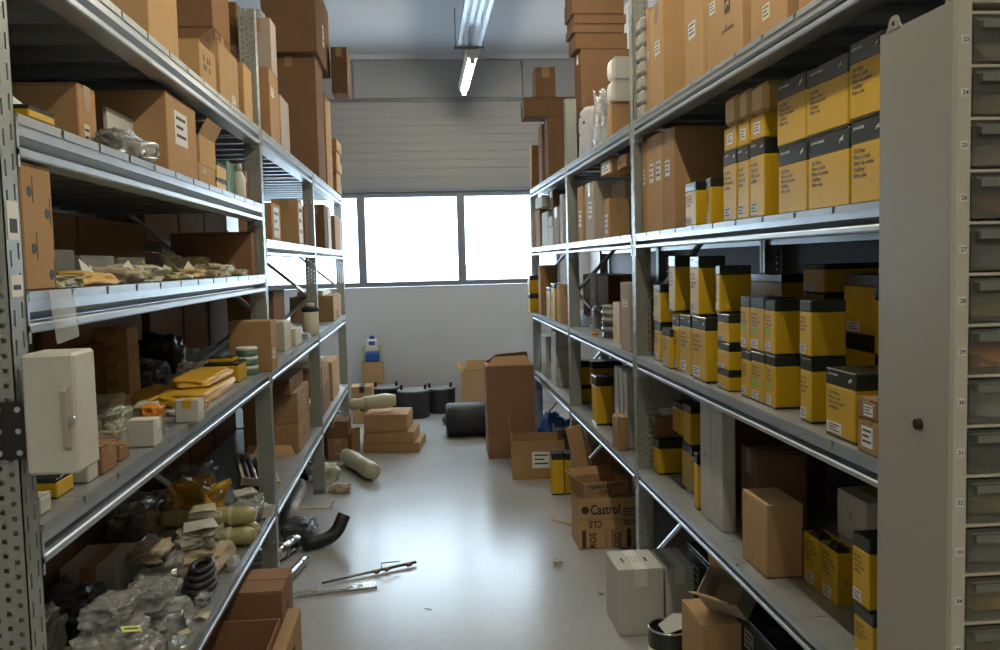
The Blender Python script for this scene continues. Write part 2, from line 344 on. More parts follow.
def filt(P, label, m='yellow', band=.20, lab=True, text=True, big=False, green=False, badge=True, rim=True, group=GF, name='parts_box'):
    w, d, h = P['w'], P['d'], P['h']; o = thing(name, label, 'box', P['loc'], P['rz'], group); r = h*.03 if rim else 0
    cham(w, d, h*(1-band)-r, .0025, r).build('body', m, o)
    cham(w, d, h*band, .0025, h*(1-band)).build('lid_band', 'band', o)
    if rim: cham(w-.001, d-.001, r, .0008).build('base_rim', 'band', o)
    MB().box(-w/2+.003, -.0015, h, w/2-.003, .0015, h+.0004).build('lid_seam', 'ink', o)
    y = -d/2-.0006
    if text and h*(1-band) > .05:
        tw = min(w*.62, h*.5); lettering(o, WORDS2 if big else WORDS, 'ink', -w/2+.1*w, y, h*(1-band)-h*(.34 if not big else .40), tw, h*(.26 if not big else .34))
    if badge:
        lettering(o, 'JOHN DEERE', 'ink_white', -w/2+.08*w, y, h*(1-band*.42), w*.34, h*band*.16)
        stag(o, w/2-.16*w, h*(1-band*.52), min(w*.11, h*band*.42), -d/2)
    if lab: sticker(o, -w/2+.3*w if not big else -w/2+.25*w, -d/2, h*.14, min(w*.5, .07), h*.16)
    if green: MB().box(-w/2+.1*w, -d/2-.0008, h*.32, -w/2+.45*w, -d/2, h*.48).build('green_mark', 'ink_green', o)
    P['o'] = o; return P
SH = {}
def blob(kind, seed, p=.62, amp=.22, flat=.0):
    k = (kind, seed)
    if k in SH: return SH[k]
    bm = bmesh.new(); bmesh.ops.create_icosphere(bm, subdivisions=4, radius=1.0)
    off = Vector((seed*7.3, seed*3.1, seed*1.7))
    for v in bm.verts:
        c = v.co.normalized(); q = Vector([math.copysign(abs(a)**p, a) for a in c]); q *= 1/max(1e-6, max(abs(q.x), abs(q.y), abs(q.z)))**.35
        n = noise.fractal(c*1.6+off, 1.0, 2.0, 4); rdg = 1-abs(noise.noise(c*3.3+off*1.3)); r2 = 1-abs(noise.noise(c*7.0+off))
        v.co = q*(1+amp*n+amp*.5*(rdg-.7)+amp*.28*(r2-.7))
    zs = [v.co.z for v in bm.verts]; cut = min(zs)*.55
    for v in bm.verts:
        if v.co.z < cut: v.co.z = cut
    xs = [v.co.x for v in bm.verts]; ys = [v.co.y for v in bm.verts]; zs = [v.co.z for v in bm.verts]
    for v in bm.verts:
        v.co.x = (v.co.x-min(xs))/(max(xs)-min(xs))-.5; v.co.y = (v.co.y-min(ys))/(max(ys)-min(ys))-.5; v.co.z = (v.co.z-min(zs))/(max(zs)-min(zs))
    me = bpy.data.meshes.new(kind); bm.to_mesh(me); bm.free()
    me.polygons.foreach_set('use_smooth', [True]*len(me.polygons)); SH[k] = me
    return me
BM = {}
def blob_m(seed, m, amp=.22):
    k = (seed, m, amp)
    if k not in BM:
        me = blob('blob%g' % amp, seed, amp=amp).copy(); me.polygons.foreach_set('use_smooth', [m not in ('clear', 'clear_green', 'foil', 'poly_dark', 'poly_yellow', 'white_paper')]*len(me.polygons)); me.materials.clear(); me.materials.append(MATS[m]); BM[k] = me
    return BM[k]
def bag(x, y, z, sx, sy, sz, m, label, rz=0.0, seed=None, inside=None, name='parts_bag', cat='bag', group=GP, note=None, neck=False, amp=.22, rx=0.0):
    seed = random.randrange(8) if seed is None else seed
    o = thing(name, label, cat, (x, y, z), rz, group, rx=rx)
    link('film', blob_m(seed, m, amp), o, (0, 0, .0005), None, (sx, sy, sz))
    if inside:
        for i in range(3):
            a = (i-1)*.25
            if inside == 'ring':
                q = MB(); n = 16
                q.tube([(a*sx+.16*sx*math.cos(t*2*math.pi/n), .16*sx*math.sin(t*2*math.pi/n), sz*(.3+.1*i)) for t in range(n+1)], max(.006, sz*.10), 6, False); q.build('part_inside', 'black_rubber', o, True)
            elif inside == 'rod': MB().tube([(-.36*sx, a*sy*.7, sz*(.3+.08*i)), (.36*sx, a*sy*.7, sz*(.35+.08*i))], max(.006, sz*.12), 8).build('part_inside', 'steel_dark', o, True)
            else: link('part_inside', blob_m((seed+i) % 8, inside, .22), o, (a*sx, (.1-.1*i)*sy, sz*.08), (0, 0, i), (sx*.34, sy*.4, sz*.6))
    if note:
        nx, ny, nz, nw, nh, nm = note
        f = MB().box(-nw/2, -nh/2, 0, nw/2, nh/2, .0015).build('note', nm, o); f.location = (nx*sx, ny*sy, nz*sz); f.rotation_euler = (.5, .25, .7)
        MB().box(-nw*.35, -nh*.1, .0015, nw*.35, nh*.12, .002).build('print', 'ink', f)
    if neck:
        q = MB(); q.tube([(0, 0, sz*.8), (.01, .01, sz*1.0), (.0, .02, sz*1.18), (.015, .03, sz*1.35)], [sx*.16, .012, .03, .05], 9); q.build('twisted_neck', m, o, True)
    return o
def bagL(lv, px, zpy, s, sx, sy, sz, m, label, **k):      # a bag on a shelf of the near-wall rack: pixel column of its middle, set back by s
    X = XL-s; z = LD[lv]+.001+zpy; Y = px_Y(px, X, z+sz*.4)
    return bag(X, Y, z, sx, sy, sz, m, label, **k)
random.seed(5)

# ------------------------------------------------------------------ the room
X0, X1, Y0, CEIL = -1.74, 1.78, -2.4, 3.62
def struct(name, mb, m, label=None):
    return tag(mb.build(name, m), label, None, None, 'structure')
struct('floor', MB().box(X0-.2, Y0-.2, -.12, X1+.2, YW+.2, 0), 'floor_concrete', 'grey sealed concrete floor reflecting the windows')
struct('ceiling', MB().box(X0-.2, Y0-.2, CEIL, X1+.2, YW+.2, CEIL+.12), 'ceiling_paint', 'plain white ceiling above the aisle')
struct('wall_left', MB().box(X0-.15, Y0, 0, X0, YW, CEIL), 'wall_paint', 'plain painted side wall behind the bag-filled rack')
struct('wall_right', MB().box(X1, Y0, 0, X1+.15, YW, CEIL), 'wall_paint', 'plain painted side wall behind the yellow-box rack')
struct('wall_near', MB().box(X0-.15, Y0-.15, 0, X1+.15, Y0, CEIL), 'wall_paint', 'plain painted wall at the aisle entrance')
ZS, ZT = 1.315, 2.185          # window glass bottom and top
PITCH, XM = 1.028, -.5955      # mullion spacing and position of one mullion
xs = [XM+PITCH*i for i in range(-1, 3)]
struct('wall_back', MB().box(X0-.15, YW, 0, X1+.15, YW+.18, ZS-.055).box(X0-.15, YW, ZS-.055, xs[0], YW+.18, ZT+.05).box(xs[-1], YW, ZS-.055, X1+.15, YW+.18, ZT+.05)
       .box(X0-.15, YW, ZT+.05, X1+.15, YW+.18, CEIL), 'wall_paint', 'end wall with a strip of windows')
pan = MB(); zz = ZT+.20; k = 0
pr = tag(bpy.data.objects.new('trim_1', None), 'ribbed sandwich panels above the windows', None, None, 'structure'); col.objects.link(pr)
RAIL = 3.165
n = 9
for i in range(n):
    a, b = zz+(RAIL-zz)*i/n, zz+(RAIL-zz)*(i+1)/n
    MB().poly_slab([(X0, YW, a), (X0, YW-.018, a+.0012), (X0, YW-.018, b-.0012), (X0, YW, b)], (X1-X0, 0, 0)).build('panel_rib', 'wall_panel', pr)
t = tag(bpy.data.objects.new('trim_2', None), 'grey lintel flashing over the windows', None, None, 'structure'); col.objects.link(t)
MB().box(X0, YW-.035, ZT+.05, X1, YW, ZT+.085).build('flashing', 'window_frame', t); MB().box(X0, YW-.022, ZT+.085, X1, YW, ZT+.20).build('flashing', 'wall_upper', t)
t = tag(bpy.data.objects.new('trim_3', None), 'dark upper wall panels with vertical joints', None, None, 'structure'); col.objects.link(t)
ux = [X0]+[px_X(p, YW, 3.3) for p in (353, 522)]+[px_X(640, YW, 3.3), X1]
for a, b in zip(ux, ux[1:]): MB().box(a+.006, YW-.03, RAIL+.02, b-.006, YW, CEIL-.055).build('upper_panel', 'wall_upper', t)
MB().box(X0, YW-.05, CEIL-.05, X1, YW, CEIL).build('cornice', 'ceiling_paint', t)
rl = tag(bpy.data.objects.new('trim_4', None), 'slotted metal rail running along the end wall', None, None, 'structure'); col.objects.link(rl)
q = MB()
for i in range(53):
    x = X0+.03+i*.066; q.box(x, YW-.062, RAIL-.014, x+.045, YW-.05, RAIL+.006)
q.build('rail_teeth', 'steel_dark', rl)['kind'] = 'stuff'
MB().box(X0, YW-.05, RAIL-.018, X1, YW, RAIL+.012).build('rail', 'window_frame', rl)
# windows
for i in range(3):
    a, b = xs[i], xs[i+1]; f = .040
    w = tag(bpy.data.objects.new('window_%d' % (i+1), None), 'bright window pane in a grey metal frame', None, None, 'structure'); col.objects.link(w)
    fr = MB().box(a, YW-.01, ZS-.05, a+f, YW+.12, ZT+.05).box(b-f, YW-.01, ZS-.05, b, YW+.12, ZT+.05).box(a+f, YW-.01, ZS-.05, b-f, YW+.12, ZS).box(a+f, YW-.01, ZT, b-f, YW+.12, ZT+.05)
    fr.build('window_frame', 'window_frame', w)
    MB().box(a+f, YW+.05, ZS, b-f, YW+.056, ZT).build('window_pane', 'window_glass', w)
# the yard outside
struct('ground_outside', MB().box(-30, YW+.2, -.4, 30, 60, -.25), 'yard', 'pale yard outside the windows')
for nm, px0, px1, zt, Yy, lb in (('parked_van', 410, 457, 1.62, 24, 'blue-grey van parked in the pale yard outside'), ('parked_car', 468, 492, 1.50, 29, 'small blue-grey car parked in the yard outside')):
    a, b = px_X(px0, Yy, 1.3), px_X(px1, Yy, 1.3); v = thing(nm, lb, 'vehicle', ((a+b)/2, Yy, -.25)); L_ = (b-a)*1.1; H = zt+.25
    MB().poly_slab([(-L_/2, -.9, .35), (L_/2, -.9, .35), (L_/2, -.9, H*.62), (L_*.36, -.9, H*.66), (L_*.24, -.9, H), (-L_*.44, -.9, H), (-L_/2, -.9, H*.85)][::-1], (0, 1.8, 0)).build('body', 'yard_blue', v)
    for sx in (-.3, .3):
        MB().tube([(sx*L_, -.95, .33), (sx*L_, -.7, .33)], .33, 16).build('wheel', 'black_rubber', v); MB().tube([(sx*L_, .7, .33), (sx*L_, .95, .33)], .33, 16).build('wheel', 'black_rubber', v)

# ------------------------------------------------------------------ racks
def post_mesh(height):
    """open C section 65 x 60 mm: slotted face to the aisle (local -y), drilled face to the sides (local -x and +x); origin at front middle of base"""
    m = MB(); W, D = .060, .065
    def face(fx, cols, zrow, rows, hole):
        for r in range(rows):
            z = r*zrow
            for (a, b, hz) in cols:
                if hz is None: m.quad(fx(a, z), fx(b, z), fx(b, z+zrow), fx(a, z+zrow))
                else:
                    h0, h1 = hz
                    m.quad(fx(a, z), fx(b, z), fx(b, z+zrow*h0), fx(a, z+zrow*h0)); m.quad(fx(a, z+zrow*h1), fx(b, z+zrow*h1), fx(b, z+zrow), fx(a, z+zrow))
    rows = int(height/.05)
    face(lambda u, z: (-W/2+u, 0, z), [(0, .012, None), (.012, .019, (.1, .65)), (.019, .041, None), (.041, .048, (.35, .9)), (.048, W, None)], .05, rows, 1)
    hs = [(0, .010, None), (.010, .018, (.15, .47)), (.018, .0285, None), (.0285, .0365, (.60, .92)), (.0365, .047, None), (.047, .055, (.15, .47)), (.055, D, None)]
    face(lambda u, z: (-W/2, D-u, z), hs, .025, rows*2, 1)
    face(lambda u, z: (W/2, u, z), hs, .025, rows*2, 1)
    for s in (-1, 1): m.quad((s*W/2, D, 0), (s*(W/2-.018), D, 0), (s*(W/2-.018), D, rows*.05), (s*W/2, D, rows*.05))
    # dark inner liner so that drilled holes read as holes
    me = m.mesh('post', 'post'); return me, rows*.05
def rack(name, label, side, Xf, depth, posts, levels, heights, prof, shade_bays):
    root = thing(name, label, 'shelving rack'); s = -1 if side == 'L' else 1
    rz = math.pi/2 if side == 'L' else -math.pi/2
    ft = MB().box(-.045, -.005, 0, .045, .075, .006).box(-.032, .0, .006, .032, .070, .03).mesh('foot_plate', 'steel_dark')
    for i, Yp in enumerate(posts):
        pm, ph = post_mesh(heights[i])
        for Xp, r in ((Xf, rz), (Xf+s*depth, rz+math.pi)):
            p = link('post', pm, root, (Xp, Yp-.03, .006), (0, 0, r)); md = p.modifiers.new('thickness', 'SOLIDIFY'); md.thickness = .0022; md.offset = -1
            link('foot_plate', ft, p, (0, 0, -.006))
        a, b = Xf+s*.05, Xf+s*(depth-.05); br = MB()
        for (u, v, z0, z1) in ((a, b, .18, .18), (a, b, .20, .75), (b, a, .75, 1.30), (a, b, 1.30, 1.85)):
            MB().tube([(u, Yp-.03, z0), (v, Yp-.03, z1)], .0125, 6).build('brace', 'galv', root)
    for (i, zs_) in levels:
        ya, yb = posts[i]+.001, posts[i+1]-.061
        for z in zs_:
            for (Xb, sg) in ((Xf, s), (Xf+s*depth, -s)):
                a1, a2, a3, a4 = prof; pr_ = [(0, -a1), (0, -a2), (.004, -a2-.0005), (.034, -a3+.003), (.034, -a3), (.001, -a3), (-.002, -a3-.003), (-.002, -a4+.003), (.001, -a4), (.053, -a4), (.053, -.002), (.001, -.002)]
                pts = [(Xb+sg*u, ya, z+v) for u, v in pr_]
                o = MB().poly_slab(pts if sg < 0 else pts[::-1], (0, yb-ya, 0)).build('crossbar', 'galv', root)
                for yy in (ya+.004, yb-.004):
                    MB().box(Xb-sg*.002, yy-.004, z-.09, Xb+sg*.035, yy+.004, z-.004).build('end_bracket', 'galv', o)
            n = max(1, round((yb-ya)/.2)); pw = (yb-ya)/n
            key = (side, round(pw, 4))
            if key not in PANELS:
                D_ = depth+.004; q = MB(); g = .0012; x0, x1 = -s*.003, s*(depth+.003)
                lo, hi = min(x0, x1), max(x0, x1)
                q.box(lo, g, -.0012, hi, pw-g, 0)
                q.box(min(x0, x0+s*.0015), g+.006, -prof[0], max(x0, x0+s*.0015), pw-g-.006, -.0012)
                for yy in (g, pw-g-.001):
                    q.box(min(s*.056, s*(depth-.056)), yy, -.034, max(s*.056, s*(depth-.056)), yy+.001, -.0012)
                for y_ in (g+.001, pw-g-.019): q.box(min(s*.056, s*(depth-.056)), y_, -.034, max(s*.056, s*(depth-.056)), y_+.018, -.0332)
                me = q.mesh('shelf_panel', 'galv_deck'); me.materials.append(MATS['galv'])
                for f_ in me.polygons[-12:]: f_.material_index = 1
                PANELS[key] = me
            for k in range(n): link('shelf_panel', PANELS[key], root, (Xf, ya+k*pw, z))
    for (i, z0, z1) in shade_bays:
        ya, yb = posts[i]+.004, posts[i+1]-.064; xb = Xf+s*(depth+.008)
        MB().box(min(xb, xb+s*.002), ya, z0, max(xb, xb+s*.002), yb, z1).build('shade_sheet', 'back_shade', root)  # added dark sheet standing in for the shade behind the bay
    return root
PANELS = {}
rack('bag_rack', 'galvanised shelving rack strewn with plastic bags and cartons, five decks tall', 'L', XL, DL, PL, [(0, [LD[i] for i in (1, 2, 3, 4, 5)]), (1, [LD[i] for i in (1, 6, 4, 5)]), (2, [LD[i] for i in (1, 6, 4, 5)])], (2.60, 2.60, 2.10, 2.10), (.017, .036, .056, .073), [(0, .1, 2.05)])
rack('yellow_box_rack', 'galvanised shelving rack filled with yellow and black boxes behind the drawer cabinet', 'R', XR, DR, PR, [(i, [RD[k] for k in (1, 2, 3, 4)]) for i in range(3)], (2.80, 2.80, 2.45, 2.05), (.014, .030, .045, .059), [(0, .1, 2.0), (1, .1, 2.0), (2, .1, 2.0)])

for ya_, yb_ in ((201, 240), (275, 297)):
    zb_, za_ = py_z(ya_, XL, 1.565), py_z(yb_, XL, 1.565)
    q = MB().box(XL, 1.545, za_, XL+.0008, 1.587, zb_).build('label', 'white_paper', bpy.data.objects['bag_rack']); MB().box(XL+.0008, 1.552, za_+.012, XL+.0012, 1.580, za_+(zb_-za_)*.55).build('print', 'ink', q)
# ------------------------------------------------------------------ lamps and cable tray
def tray():
    XT = px_X(470.5, 7.4, 3.30); zt = 3.30
    o = thing('cable_tray', 'perforated galvanised cable tray hung from the ceiling over the aisle', 'cable tray')
    ya, yb = -1.8, px_tray_end; W = .20
    q = MB(); stp = .06; nn = int((yb-ya)/stp)
    for i in range(nn):
        y = ya+i*stp
        for (a, b, hole) in ((-.1, -.07, 0), (-.07, -.04, 1), (-.04, -.012, 0), (-.012, .012, 1), (.012, .04, 0), (.04, .07, 1), (.07, .1, 0)):
            if hole: q.box(XT+a, y, zt, XT+b, y+.022, zt+.0015)
            else: q.box(XT+a, y, zt, XT+b, y+stp, zt+.0015)
    q.build('perforated_base', 'galv', o)
    for s in (-1, 1): MB().box(XT+s*.1-.001, ya, zt, XT+s*.1+.001, yb, zt+.05).build('side_rail', 'galv', o)
    for y in (yb-.06, yb-1.6, yb-3.0, yb-4.85, yb-6.75, yb-8.9):
        MB().box(XT-.125, y-.02, zt-.025, XT+.125, y+.02, zt-.001).build('crossbar', 'steel_dark', o)
        for s in (-1, 1): MB().tube([(XT+s*.115, y, zt-.02), (XT+s*.115, y, CEIL)], .005, 6).build('hanger_rod', 'steel_dark', o)
    return XT, zt, yb
px_tray_end = 7.66
XT, ZTR, YTE = tray()
def tube_lamp(y0, y1, label, z=3.10):
    o = thing('tube_lamp', label, 'lamp', (XT, (y0+y1)/2, z), 0, 'fluorescent tube lamps along the cable tray'); L_ = y1-y0
    MB().poly_slab([(-.035, -L_/2, .02), (-.05, -L_/2, .05), (-.05, -L_/2, .085), (.05, -L_/2, .085), (.05, -L_/2, .05), (.035, -L_/2, .02)][::-1], (0, L_, 0)).build('housing', 'lamp_body', o)
    MB().tube([(0, -L_/2+.03, 0), (0, L_/2-.03, 0)], .016, 12).build('tube', 'lamp_tube', o, True)
    for s in (-1, 1): MB().box(-.02, s*(L_/2-.03)-.012, -.022, .02, s*(L_/2-.03)+.012, .03).build('lamp_holder', 'lamp_body', o)
    for s in (-.33, .37): MB().tube([(0, s*L_, .08), (0, s*L_, (ZTR-.003 if (y0+y1)/2+s*L_ < YTE+.02 else CEIL)-z)], .005, 6).build('hanger_rod', 'steel_dark', o)
tube_lamp(7.20, 8.60, 'lit fluorescent tube lamp past the end of the cable tray')
tube_lamp(3.60, 5.10, 'lit fluorescent tube lamp under the middle of the cable tray')
tube_lamp(1.20, 2.70, 'lit fluorescent tube lamp over the drawer cabinet end of the aisle')
tube_lamp(-1.9, -0.5, 'lit fluorescent tube lamp over the aisle entrance')

# ------------------------------------------------------------------ drawer cabinet
XC = .70
def cabinet():
    yb = px_Y(878.0, XC, 1.2); yf = px_Y(947.5, XC, 1.2); W = .62
    zt = py_z(36, XC, yb); o = thing('drawer_cabinet', 'beige-grey steel cabinet of smoked plastic drawers at the rack end', 'cabinet', (XC, yf, 0))
    D = yb-yf; t = .003; zt -= .0
    MB().box(0, 0, 0, t, D, zt).build('side_panel', 'beige_paint', o); MB().box(W-t, 0, 0, W, D, zt).build('side_panel', 'beige_paint', o)
    MB().box(t, D-t, 0, W-t, D, zt).build('back_panel', 'beige_paint', o); MB().box(t, 0, zt-t, W-t, D-t, zt).build('top_panel', 'beige_paint', o); MB().box(t, 0, .0, W-t, D-t, .03).build('plinth', 'beige_paint', o)
    sw = .0190
    ff = MB().box(0, -.012, 0, sw, -.0005, zt).build('front_stile', 'beige_edge', o); MB().box(W-sw, -.012, 0, W, -.0005, zt).build('front_stile', 'beige_edge', o)
    # hanging lug with a hole at the rear top corner
    n = 12; ring = [(0, D*.80+.014*math.cos(a), zt+.008+.012*math.sin(a)) for a in [math.pi*i/n for i in range(n+1)]]
    MB().poly_slab([(0, D*.80+.022, zt-.002)]+ring+[(0, D*.80-.022, zt-.002)], (.003, 0, 0)).build('hanging_lug', 'beige_paint', o)
    MB().tube([(-.0006, D*.80, zt+.009), (.0036, D*.80, zt+.009)], .0035, 10).build('lug_hole', 'ink', o)
    k = MB().tube([(-.007, 0, 0), (.002, 0, 0)], [.0075, .009], 12).build('lock_knob', 'black_plastic', o); k.location = (0, px_Y(919, XC, 1.1)-yf, py_z(424, XC, px_Y(919, XC, 1.1)))
    # drawers, 23 to 35 as numbered on the stile
    ys = [41, 91, 143, 196, 247, 297, 347, 395, 447, 494, 549, 599, 645]
    zc = [py_z(y, XC+.02, yf) for y in ys]; pt = (zc[0]-zc[-1])/12; zc = [zc[0]-pt*i for i in range(13)]
    fm = MB(); w = .185
    nums = {}
    cont = ['wrap_tan', 'wrap_olive', 'kraft_grey', 'kraft_red', 'wrap_grey', 'wrap_olive', 'orange', 'white_card', 'poly_dark', 'wrap_olive', 'wrap_grey', 'yellow_tan', 'wrap_olive']
    for c in range(3):
        x0 = sw+.003+c*(w+.003)
        for i in range(-1, 14):
            z = (zc[0]-pt*i); h = pt-.010
            if z+h/2 > zt-.004: continue
            d = link_drawer(o, x0, z-h/2, w, h, D, cont[i % 13], c == 0)
            if c == 0 and 0 <= i < 13:
                p = MB().box(sw*.26, -.0128, z-.006, sw*.80, -.012, z+.005).build('number_plate', 'white_paper', o)
                lettering(p, str(23+i), 'ink', sw*.36, -.0132, z-.0035, None, .006)
    for i in range(-1, 14):
        z = zc[0]-pt*i+pt/2
        if z < zt-.004: MB().box(sw, -.010, z-.002, W-sw, D-.004, z+.002).build('drawer_runner', 'beige_edge', o)
def link_drawer(o, x0, z0, w, h, D, cm, show):
    d = MB().box(x0, -.012, z0, x0+w, -.009, z0+h).box(x0, -.009, z0, x0+.002, D-.01, z0+h*.9).box(x0+w-.002, -.009, z0, x0+w, D-.01, z0+h*.9).box(x0, -.009, z0, x0+w, D-.01, z0+.002).build('drawer', 'smoked', o)
    MB().box(x0+.008, -.020, z0+h*.72, x0+w*.32, -.012, z0+h*.90).box(x0+.004, -.014, z0+h*.90, x0+w-.004, -.012, z0+h*.94).build('handle', 'drawer_plastic', d)
    if show:
        link('contents', blob_m(int(z0*37) % 8, cm, .22), d, (x0+w*.5, D*.33, z0+.003), None, (w*.9, D*.6, h*.55))
    return d
cabinet()

# ------------------------------------------------------------------ yellow-box rack, top shelf
S = SUF['R1']
z = RD[1]
for i, nm in enumerate(('bottom', 'second', 'third', 'fourth', 'top')):
    carton(RB(1, 528.6, 531.6, d=.34, s=.0, z0=z, h=.066), nm+' flat carton of the slim stack at the end-wall corner'+S, 'kraft', tape=False); z = Z['top']
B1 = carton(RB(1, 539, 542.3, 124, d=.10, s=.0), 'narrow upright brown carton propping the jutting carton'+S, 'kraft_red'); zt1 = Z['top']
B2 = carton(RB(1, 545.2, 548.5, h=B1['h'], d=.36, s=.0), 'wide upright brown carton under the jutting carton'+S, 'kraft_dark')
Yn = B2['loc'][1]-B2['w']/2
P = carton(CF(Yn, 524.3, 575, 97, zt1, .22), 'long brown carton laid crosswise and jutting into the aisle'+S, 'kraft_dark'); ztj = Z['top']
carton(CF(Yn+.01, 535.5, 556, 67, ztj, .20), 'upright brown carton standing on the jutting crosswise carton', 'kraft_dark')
o = thing('cardboard_sheet', 'grey cardboard sheet leaning beside the foil-wrapped pack'+S, 'cardboard', (XR+.08, 5.66, RD[1]+.001), -math.pi/2, None)
MB().poly_slab([(-.24, 0, 0), (.24, 0, 0), (.22, 0, .20), (-.20, 0, .27)][::-1], (0, .006, 0)).build('sheet', 'kraft_grey', o)
for x in (-.1, .08): MB().box(x-.012, -.0006, .12, x+.012, 0, .14).build('staple', 'ink_brown', o)
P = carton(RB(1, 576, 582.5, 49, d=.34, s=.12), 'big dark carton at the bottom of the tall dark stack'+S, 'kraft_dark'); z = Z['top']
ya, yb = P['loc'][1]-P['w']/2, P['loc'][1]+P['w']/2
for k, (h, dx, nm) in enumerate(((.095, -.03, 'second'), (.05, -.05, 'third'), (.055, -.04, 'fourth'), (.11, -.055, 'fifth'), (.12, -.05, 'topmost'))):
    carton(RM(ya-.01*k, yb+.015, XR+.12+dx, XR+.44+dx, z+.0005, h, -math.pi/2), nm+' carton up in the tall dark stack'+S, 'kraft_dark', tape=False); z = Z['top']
o = thing('wrapped_pack', 'flat pack in mottled grey wrapping'+S, 'package', (XR+.05, px_Y(588, XR+.04, 2.2), RD[1]+.001), -math.pi/2)
link('wrapping', blob_m(3, 'wrap_grey', .14), o, (0, 0, 0), None, (.40, .075, .27))
for x, zz in ((-.12, .12), (-.1, .22), (.02, .17)): MB().box(x-.012, -.040, zz, x+.012, -.034, zz+.012).build('print', 'ink', o)
bag(XR+.06, px_Y(602.5, XR+.06, 2.2)+.0, RD[1]+.001, .10, .17, .31, 'foil', 'crumpled silver foil bag beside the two white binder boxes'+S, seed=5, amp=.45, name='foil_bag')
P = carton(RB(1, 607.5, 611.5, 102, d=.085, s=.0), 'small tan carton carrying two white boxes'+S, 'kraft'); z = Z['top']
for nm in ('lower', 'upper'):
    q = RB(1, 607, 611.5, d=.088, s=-.003, z0=z, h=.098); o = thing('binder_box', nm+' white rounded box above the small tan carton'+S, 'box', q['loc'], q['rz'], GW)
    w, d, h = q['w'], q['d'], q['h']
    MB().poly_slab([(-w/2, d/2, 0), (w/2, d/2, 0), (w/2, d/2, h), (-w/2, d/2, h)], (0, -d*.8, 0)).build('body', 'white_card', o)
    MB().poly_slab([(-w/2, -d*.3+.0005, .001), (-w/2, -d*.44, h*.1), (-w/2, -d*.5, h*.3), (-w/2, -d*.5, h*.7), (-w/2, -d*.44, h*.9), (-w/2, -d*.3+.0005, h-.001)][::-1], (w, 0, 0)).build('spine', 'white_paper', o)
    z = Z['top']
z = RD[1]
for k in range(7):
    P = RB(1, 634.5, 641, d=.09, s=.01, z0=z, h=.056); o = thing('paper_roll_pack', ('bottom', 'second', 'third', 'fourth', 'fifth', 'sixth', 'top')[k]+' pale pack in the column beside the post'+S, 'box', P['loc'], P['rz'], 'pale packs stacked beside the post')
    cham(P['w'], P['d'], P['h']-.003, .012).build('pack', 'white_card' if k != 6 else 'wrap_grey', o); sticker(o, 0, -P['d']/2, .028, P['w']*.5, .02, 'label_cream'); z = Z['top']
carton(RB(1, 646.5, 650.3, 7, d=.34, s=.03), 'tall tan carton standing next to the pale pack column'+S, 'kraft_light', lab=[(.55, .55, .4, .09)])
carton(RB(1, 650.5, 664, -4, d=.36, s=.03), 'tall tan carton with a square code label and shaded side'+S, 'kraft_light', lab=[(.55, .58, .36, .13)])
carton(RB(1, 684.5, 702, h=.54, d=.34, s=.04), 'tall tan carton with a label near its top edge'+S, 'kraft_light', lab=[(.45, .36, .4, .10)])
P = carton(RB(1, 706, 742, h=.54, d=.34, s=.05), 'wide tan carton printed with a leaping deer emblem'+S, 'kraft_light', lab=[(.2, .40, .16, .07)], text=[('JOHN DEERE', 'ink', .46, .20, .34, .024)])
stag(P['o'], .04, P['h']*.35, .04, -P['d']/2, 'ink_brown', 'kraft_light')
MB().box(-.05+.07, -P['d']/2-.0006, P['h']*.22, .036, -P['d']/2, P['h']*.245).build('stamp', 'ink_red', P['o'])
carton(RB(1, 750.5, 787, h=.50, d=.34, s=.05), 'wide tan carton with a round stamp low on its front'+S, 'kraft', lab=[(.45, .17, .2, .08, 'label_cream')])
carton(RB(1, 798, 814, h=.46, d=.34, s=.05), 'plain tan carton above the stacked big filter boxes'+S, 'kraft')

# ------------------------------------------------------------------ second shelf
S = SUF['R2']
carton(RB(2, 532, 534.5, 207, d=.3, s=.02), 'grey-brown upright carton beside the end post'+S, 'kraft_grey')
P = carton(RB(2, 535.5, 540.2, 209, d=.25, s=.02), 'slim brown carton under a pinkish box'+S, 'kraft'); z = Z['top']
carton(RB(2, 535.2, 541.8, 195, d=.16, s=.0, z0=z), 'pinkish white box perched on a slim brown carton'+S, 'white_card', group=GW)
carton(RB(2, 542.2, 548, 211, d=.2, s=.02), 'tall white upright box near the end bay middle'+S, 'white_card', group=GW)
P = carton(RB(2, 548.4, 552.8, 226, d=.14, s=.02), 'low white box under a smaller white packet'+S, 'white_card', group=GW); z = Z['top']
carton(RB(2, 548.2, 551.6, 216, d=.12, s=.02, z0=z), 'small white packet lying on a low white box'+S, 'white_card', group=GW, tape=False)
P = carton(RB(2, 553.2, 559, 206, d=.34, s=.02), 'grey-white upright box under a dark carton'+S, 'kraft_grey'); z = Z['top']
carton(RB(2, 549, 552.8, 190, d=.2, s=.03, z0=z), 'dark carton with pale edge resting on the grey-white box'+S, 'kraft_dark')
carton(RB(2, 560.2, 563, 194, d=.2, s=.02), 'tall thin white board beside the second perforated post'+S, 'white_card', group=GW, tape=False)
carton(RB(2, 578, 582.6, 186, d=.12, s=.03), 'slim upright carton with a white stripe label'+S, 'kraft_light', lab=[(.5, .42, .5, .3)])
P = carton(RB(2, 585.5, 594, 181, d=.30, s=.02), 'greyish upright carton with white label and brown side'+S, 'kraft_grey', lab=[(.6, .52, .4, .3)]); z = Z['top']
P3 = carton(RB(2, 604.6, 609.4, 198, d=.10, s=.0), 'short narrow carton with a white label strip'+S, 'kraft', lab=[(.4, .35, .5, .5)])
P4 = carton(RB(2, 611.5, 625, 179, d=.22, s=.11), 'broad lilac-grey carton carrying a small tan carton'+S, 'kraft_grey'); z4 = Z['top']
